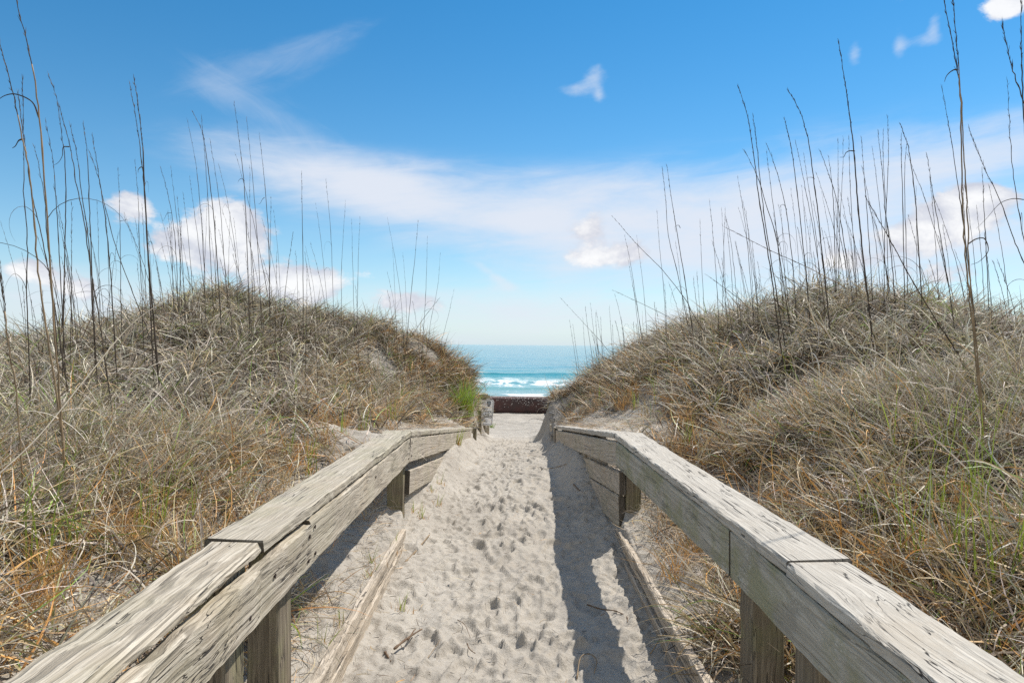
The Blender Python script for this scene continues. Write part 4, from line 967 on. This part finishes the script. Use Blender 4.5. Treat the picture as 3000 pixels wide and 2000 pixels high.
def round_leaf(px, py, r, label, group, mat=None, long=1.0, tilt=.9, h=.06):
    p = hit(px, py); rr_ = np.random.RandomState(int(px + py)); t_ = thing('small_plant', label, 'plant', p, group)
    v = [(0, 0, .1 * r)] + [(r * math.cos(a) * (1 + .06 * math.sin(5 * a)), long * r * math.sin(a) * (1 + .06 * math.cos(4 * a)), 0) for a in np.linspace(0, 2 * math.pi, 15)[:-1]]
    v += [(x * 1.0, y, z - .0012) for x, y, z in v]
    f = [(0, 1 + k, 1 + (k + 1) % 14) for k in range(14)] + [(15, 16 + (k + 1) % 14, 16 + k) for k in range(14)] + [(1 + k, 16 + k, 16 + (k + 1) % 14, 1 + (k + 1) % 14) for k in range(14)]
    mb = MB(); mb.add(v, f)
    M = Matrix.Translation((0, -.01, h)) @ Matrix.Rotation(rr_.uniform(-.6, .6), 4, 'Y') @ Matrix.Rotation(tilt, 4, 'X')
    link('leaf', mb.mesh('leaf'), mat or M_leaf, t_, M)
    mb = MB(); mb.tube([(0, .005, -.02), (.004, 0, h * .6), (0, -.008, h)], .0016, 5); link('stem', mb.mesh('stem'), M_leaf, t_)
    return t_
for px, py, lab in [(2193, 1318, 'round bright green leaf in the middle of the right dune front'), (2034, 1166, 'tiny round green leaf high beside the right dune foot'), (2400, 1515, 'round green leaf beside the bent stick'),
                    (2620, 1700, 'round green leaf beside the railing among orange grass on the right'), (2056, 1605, 'round dark green leaf just under the right side board'), (2160, 1838, 'small green leaf beside the nearest right post'),
                    (492, 1478, 'round green leaf in the dry grass left of the left railing'), (1058, 1142, 'round green leaf on the sandy patch of the left dune'), (2090, 1168, 'small yellow green leaf left on the right dune foot')]:
    round_leaf(px, py, .022 if py > 1250 else .028, lab, None)
for px, py, r, lg, tl, h, lab in [(2462, 1320, .018, 4.6, 1.35, .12, 'tall narrow blue green leaf in the middle of the right dune'), (2494, 1310, .016, 3.8, 1.3, .10, 'shorter narrow dark leaf beside the tall blue green one'),
                                (2528, 1250, .034, 1.3, .9, .07, 'broad shiny dark green leaf above the narrow pair'), (2280, 1265, .030, 1.3, 1.0, .06, 'broad dark leaf left of the narrow pair'), (2385, 1325, .020, 2.3, .5, .03, 'low dark leaf lying towards the railing')]:
    round_leaf(px, py, r, lab, None, M_dark_leaf, lg, tl, h)

def twig(pts, dia, label, mat=None, name='twig', branch=None, group=None, lift=0.0):
    P = [hit(x, y) for x, y in pts]
    for i, p in enumerate(P): p[2] += dia * .45 + (lift if 0 < i < len(P) - 1 else 0) + .006
    cu = catmull(P, 5); o0 = np.array(P[0]); n = len(cu)
    mb = MB(); mb.tube([c - o0 for c in cu], [dia / 2 * (1 - .5 * i / n) * (1 + .25 * math.sin(i * 2.1)) for i in range(n)], 6)
    if branch:
        Bp = [hit(x, y) for x, y in branch]
        for p in Bp: p[2] += dia * .4 + .006
        cb = catmull(Bp, 4); mb.tube([c - o0 for c in cb], [dia / 3 * (1 - .6 * i / len(cb)) for i in range(len(cb))], 5)
    o = link(name, mb.mesh(name, True), mat or M_twig); o.location = o0
    return tag(o, label, 'twig', group)
twig([(1155, 1910), (1195, 1880), (1235, 1853)], .012, 'reddish brown forked twig lying on the path sand', branch=[(1195, 1882), (1212, 1857), (1218, 1852)])
twig([(1128, 1922), (1137, 1935), (1146, 1946)], .012, 'short broken stub of twig near the left toe board')
twig([(1186, 1657), (1220, 1620), (1258, 1572)], .014, 'tan straw stalk lying along the left toe board', M_stalk_tan)
twig([(1368, 1892), (1376, 1908), (1392, 1924)], .006, 'thin dark twig lying on the middle of the path')
twig([(1680, 1422), (1695, 1438), (1712, 1450)], .012, 'short dark twig lying in the railing shadow on the path')
twig([(1720, 1776), (1760, 1788), (1805, 1795), (1836, 1815), (1838, 1832)], .008, 'curved brown root lying in the railing shadow')
twig([(1580, 1378), (1625, 1372), (1660, 1362)], .008, 'pale straw lying across the far path', M_stalk_tan)
twig([(1340, 1820), (1362, 1836), (1378, 1872)], .004, 'hair thin grass stem on the path sand')
twig([(1250, 1940), (1275, 1905), (1290, 1880)], .004, 'pale grass stem on the near left of the path', M_stalk_tan)
twig([(1690, 1995), (1700, 1955), (1725, 1945), (1748, 1965), (1740, 1985)], .007, 'curled tan grass stem at the bottom of the shadow', M_stalk_tan, lift=.03)
twig([(1905, 1925), (1960, 1890), (2010, 1855)], .005, 'pale bowed stem beside the right toe board', M_stalk_tan, lift=.05)
b1 = hit(2225, 1395); b1[2] += .06
mb = MB(); P = [at(2223, 1390, b1[1]), at(2275, 1415, b1[1] - .2), at(2350, 1450, b1[1] - .45), at(2410, 1485, b1[1] - .62), at(2472, 1520, b1[1] - .78), at(2460, 1555, b1[1] - .8), at(2449, 1592, b1[1] - .82)]
cu = catmull(P[:5], 5) ; cu2 = catmull(P[4:], 4)
mb.tube([c - b1 for c in cu], [.010 - .004 * i / len(cu) + .0015 * math.sin(i * 1.9) for i in range(len(cu))], 7)
mb.tube([c - b1 for c in cu2], .007, 7)
o = link('bent_stick', mb.mesh('bent_stick', True), plain('pale_stick', (.40, .35, .29), .8, var=.4, scale=25)); o.location = b1
tag(o, 'pale bent stick lying on the slope beside the right railing', 'stick')
mb = MB(); P = [at(485, 878, 3.6), at(380, 955, 3.4), at(250, 1110, 3.1), at(120, 1270, 2.8), at(0, 1385, 2.6), at(-60, 1440, 2.5)]
cu = catmull(P, 5); o0 = cu[0]; mb.tube([c - o0 for c in cu], [.0012 + .0018 * min(1, i / 8) for i in range(len(cu))], 5)
o = link('straw', mb.mesh('straw', True), plain('pale_straw', (.42, .36, .27), .6)); o.location = o0
tag(o, 'long pale straw slanting across the front of the left dune', 'straw')

# ------------------------------------------------------------------ sky, sun, camera
w = bpy.data.worlds.new('World'); scene.world = w; w.use_nodes = True
nt = w.node_tree; nt.nodes.clear(); L = nt.links.new
wo = nt.nodes.new('ShaderNodeOutputWorld'); bg = nt.nodes.new('ShaderNodeBackground'); WS = .115; bg.inputs['Strength'].default_value = WS
sky = nt.nodes.new('ShaderNodeTexSky'); sky.sky_type = 'NISHITA'; sky.sun_disc = False
sky.sun_elevation = SUN_EL; sky.sun_rotation = SUN_AZ; sky.ozone_density = 2.5; sky.air_density = 1.0; sky.dust_density = 0.0; sky.altitude = 0
tc = nt.nodes.new('ShaderNodeTexCoord').outputs['Generated']
sp = nt.nodes.new('ShaderNodeSeparateXYZ'); L(tc, sp.inputs[0])
az = mathn(nt, 'ARCTAN2', sp.outputs[0], sp.outputs[1]); el = mathn(nt, 'ARCSINE', sp.outputs[2])
ae = nt.nodes.new('ShaderNodeCombineXYZ'); L(az, ae.inputs[0]); L(el, ae.inputs[1]); ae = ae.outputs[0]
nA = noise(nt, mapping(nt, ae, (1, 1.5, 1)), 11.0, 8, .62, .3)       # billows
nB = noise(nt, mapping(nt, ae, (1, 1.5, 1), (3.3, 1.7, 0)), 22.0, 5, .6)
nC = noise(nt, mapping(nt, ae, (1, 2.6, 1), (1.1, .3, 0)), 4.0, 5, .55, .6)      # wisps
def ang(px, py):
    v = direction(px, py); v = v / np.linalg.norm(v); return math.atan2(v[0], v[1]), math.asin(v[2])
def lobe(px, py, sx_, sy_, rot=0.0, power=1.0):
    """Elliptic bump in azimuth/elevation about a cloud's centre; sx, sy in pixels of the photo."""
    a0, e0 = ang(px, py); a1 = ang(px + sx_, py)[0] - a0; e1 = ang(px, py - sy_)[1] - e0
    da = mathn(nt, 'SUBTRACT', az, a0); de = mathn(nt, 'SUBTRACT', el, e0)
    c, s = math.cos(rot), math.sin(rot)
    u = mathn(nt, 'DIVIDE', mathn(nt, 'ADD', mathn(nt, 'MULTIPLY', da, c), mathn(nt, 'MULTIPLY', de, s)), a1)
    v_ = mathn(nt, 'DIVIDE', mathn(nt, 'SUBTRACT', mathn(nt, 'MULTIPLY', de, c), mathn(nt, 'MULTIPLY', da, s)), e1)
    r2 = mathn(nt, 'ADD', mathn(nt, 'MULTIPLY', u, u), mathn(nt, 'MULTIPLY', v_, v_))
    return mathn(nt, 'POWER', 2.718, mathn(nt, 'MULTIPLY', r2, -1.0))
def total(lst):
    s = lst[0]
    for q in lst[1:]: s = mathn(nt, 'ADD', s, q)
    return s
cum = total([lobe(650, 690, 190, 80), lobe(560, 710, 130, 50), lobe(690, 640, 90, 50), lobe(800, 820, 210, 60), lobe(900, 850, 110, 55), lobe(380, 600, 85, 60), lobe(100, 790, 90, 40), lobe(230, 845, 90, 40),
             lobe(2800, 625, 170, 75), lobe(2880, 570, 90, 50), lobe(2700, 680, 150, 50), lobe(1740, 762, 110, 40), lobe(1860, 735, 60, 35), lobe(1710, 672, 75, 45), lobe(2480, 760, 150, 50), lobe(2760, 800, 120, 45),
             lobe(2935, 20, 95, 55), lobe(1200, 885, 100, 40)])
cm = maprange(nt, mathn(nt, 'ADD', cum, mathn(nt, 'ADD', mathn(nt, 'MULTIPLY', mathn(nt, 'SUBTRACT', nA, .5), 2.2), mathn(nt, 'MULTIPLY', mathn(nt, 'SUBTRACT', nB, .5), 1.0))), .46, .92)
def fibre(rot, sc1, sc2, loc):
    n_ = nt.nodes.new('ShaderNodeMapping'); n_.vector_type = 'TEXTURE'; n_.inputs['Rotation'].default_value = (0, 0, rot); n_.inputs['Scale'].default_value = (1 / sc1, 1 / sc2, 1); n_.inputs['Location'].default_value = loc
    L(ae, n_.inputs['Vector']); return noise(nt, n_.outputs[0], 1.0, 7, .62, .5)
fA = fibre(.06, 5, 26, (0, 0, 0)); fB = fibre(.45, 9, 34, (2, 1, 0)); fC = fibre(-.5, 9, 34, (4, 1, 0))
def veil(lst, fib, amp, a, b, op):
    tt = total(lst); return mathn(nt, 'MULTIPLY', maprange(nt, tt, .02, .45), maprange(nt, mathn(nt, 'ADD', mathn(nt, 'ADD', tt, mathn(nt, 'MULTIPLY', mathn(nt, 'SUBTRACT', fib, .5), amp)), mathn(nt, 'MULTIPLY', mathn(nt, 'SUBTRACT', nC, .5), 1.7)), a, b, 0, op))
ci = veil([lobe(1500, 610, 640, 100, -.02), lobe(2250, 560, 640, 130, .06), lobe(2600, 700, 700, 160), lobe(1150, 560, 420, 80, -.12), lobe(900, 480, 260, 55, -.1), lobe(2850, 450, 420, 70, .15), lobe(1900, 740, 560, 110), lobe(150, 860, 460, 90), lobe(1700, 930, 900, 80)], fA, 2.2, -.3, 2.0, .95)
v1 = veil([lobe(740, 210, 230, 60, .34), lobe(900, 130, 190, 45, .34)], fB, 2.2, .2, 2.3, .30)
v2 = veil([lobe(820, 350, 250, 55, -.40), lobe(640, 270, 90, 50, -.5), lobe(680, 480, 190, 90)], fC, 2.2, .2, 2.3, .30)
wis = total([lobe(1740, 215, 40, 28, .6), lobe(1755, 280, 18, 30), lobe(1690, 265, 60, 26), lobe(2635, 130, 26, 45), lobe(2735, 75, 24, 40), lobe(2700, 120, 60, 25), lobe(2505, 155, 25, 40), lobe(1440, 800, 70, 16, -.55), lobe(1470, 840, 90, 25, -.2)])
wm = maprange(nt, mathn(nt, 'ADD', wis, mathn(nt, 'ADD', mathn(nt, 'MULTIPLY', mathn(nt, 'SUBTRACT', nB, .5), 1.5), mathn(nt, 'MULTIPLY', mathn(nt, 'SUBTRACT', fB, .5), 1.2))), .4, 1.7, 0, .6)
# unseen bright cloud added behind the viewer as neutral fill light
fill_cloud = mathn(nt, 'MULTIPLY', maprange(nt, sp.outputs[1], .15, -.35), maprange(nt, noise(nt, tc, 2.2, 6, .6), .33, .55, 0, .9))
nUp = noise(nt, mapping(nt, ae, (1, 1.5, 1), (-.010, -.028, 0)), 11.0, 8, .62, .3)
shade = maprange(nt, mathn(nt, 'ADD', mathn(nt, 'MULTIPLY', mathn(nt, 'SUBTRACT', nA, nUp), 1.3), mathn(nt, 'MULTIPLY', cum, .20)), -.04, .46)
hs = nt.nodes.new('ShaderNodeHueSaturation'); hs.inputs['Hue'].default_value = .492; hs.inputs['Saturation'].default_value = 1.36; L(sky.outputs[0], hs.inputs['Color'])
K = 1 / WS
base = mixc(nt, mathn(nt, 'MULTIPLY', mathn(nt, 'POWER', 2.718, mathn(nt, 'MULTIPLY', mathn(nt, 'ABSOLUTE', el), -10.0)), .8), hs.outputs[0], (.45 * K, .63 * K, .78 * K))
white = mixc(nt, shade, (.54 * K, .56 * K, .64 * K), (.86 * K, .86 * K, .865 * K))
c = mixc(nt, ci, base, (.67 * K, .71 * K, .79 * K))
c = mixc(nt, v1, c, (.67 * K, .71 * K, .79 * K))
c = mixc(nt, v2, c, (.67 * K, .71 * K, .79 * K))
c = mixc(nt, wm, c, (.68 * K, .72 * K, .79 * K))
c = mixc(nt, mathn(nt, 'MULTIPLY', cm, .95), c, white)
c = mixc(nt, mathn(nt, 'MULTIPLY', fill_cloud, .8), c, (.92 * K, .89 * K, .83 * K))
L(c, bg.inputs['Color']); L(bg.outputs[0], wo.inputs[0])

ld = bpy.data.lights.new('sun', 'SUN'); ld.energy = 5.0; ld.angle = math.radians(.5); ld.color = (1.0, .945, .87)
so = bpy.data.objects.new('sun', ld); COL.objects.link(so); so.location = (6, 8, 14)
sdir = Vector((math.sin(SUN_AZ) * math.cos(SUN_EL), math.cos(SUN_AZ) * math.cos(SUN_EL), math.sin(SUN_EL)))
so.rotation_euler = (-sdir).to_track_quat('-Z', 'Y').to_euler()

cd = bpy.data.cameras.new('camera'); co = bpy.data.objects.new('camera', cd); COL.objects.link(co)
cd.lens = 24.0; cd.sensor_width = 36.0; cd.clip_start = .05; cd.clip_end = 60000
co.matrix_world = Matrix.Translation((0, 0, CAMZ)) @ CAM_M.to_4x4()
scene.camera = co
scene.view_settings.view_transform = 'Standard'; scene.view_settings.look = 'None'
scene.view_settings.exposure = 0.22; scene.view_settings.gamma = 1.0; scene.view_settings.use_curve_mapping = False
scene.cycles.max_bounces = 6; scene.cycles.diffuse_bounces = 3; scene.cycles.transparent_max_bounces = 4
scene.cycles.sample_clamp_indirect = 4.0; scene.cycles.use_denoising = False
scene.render.film_transparent = False
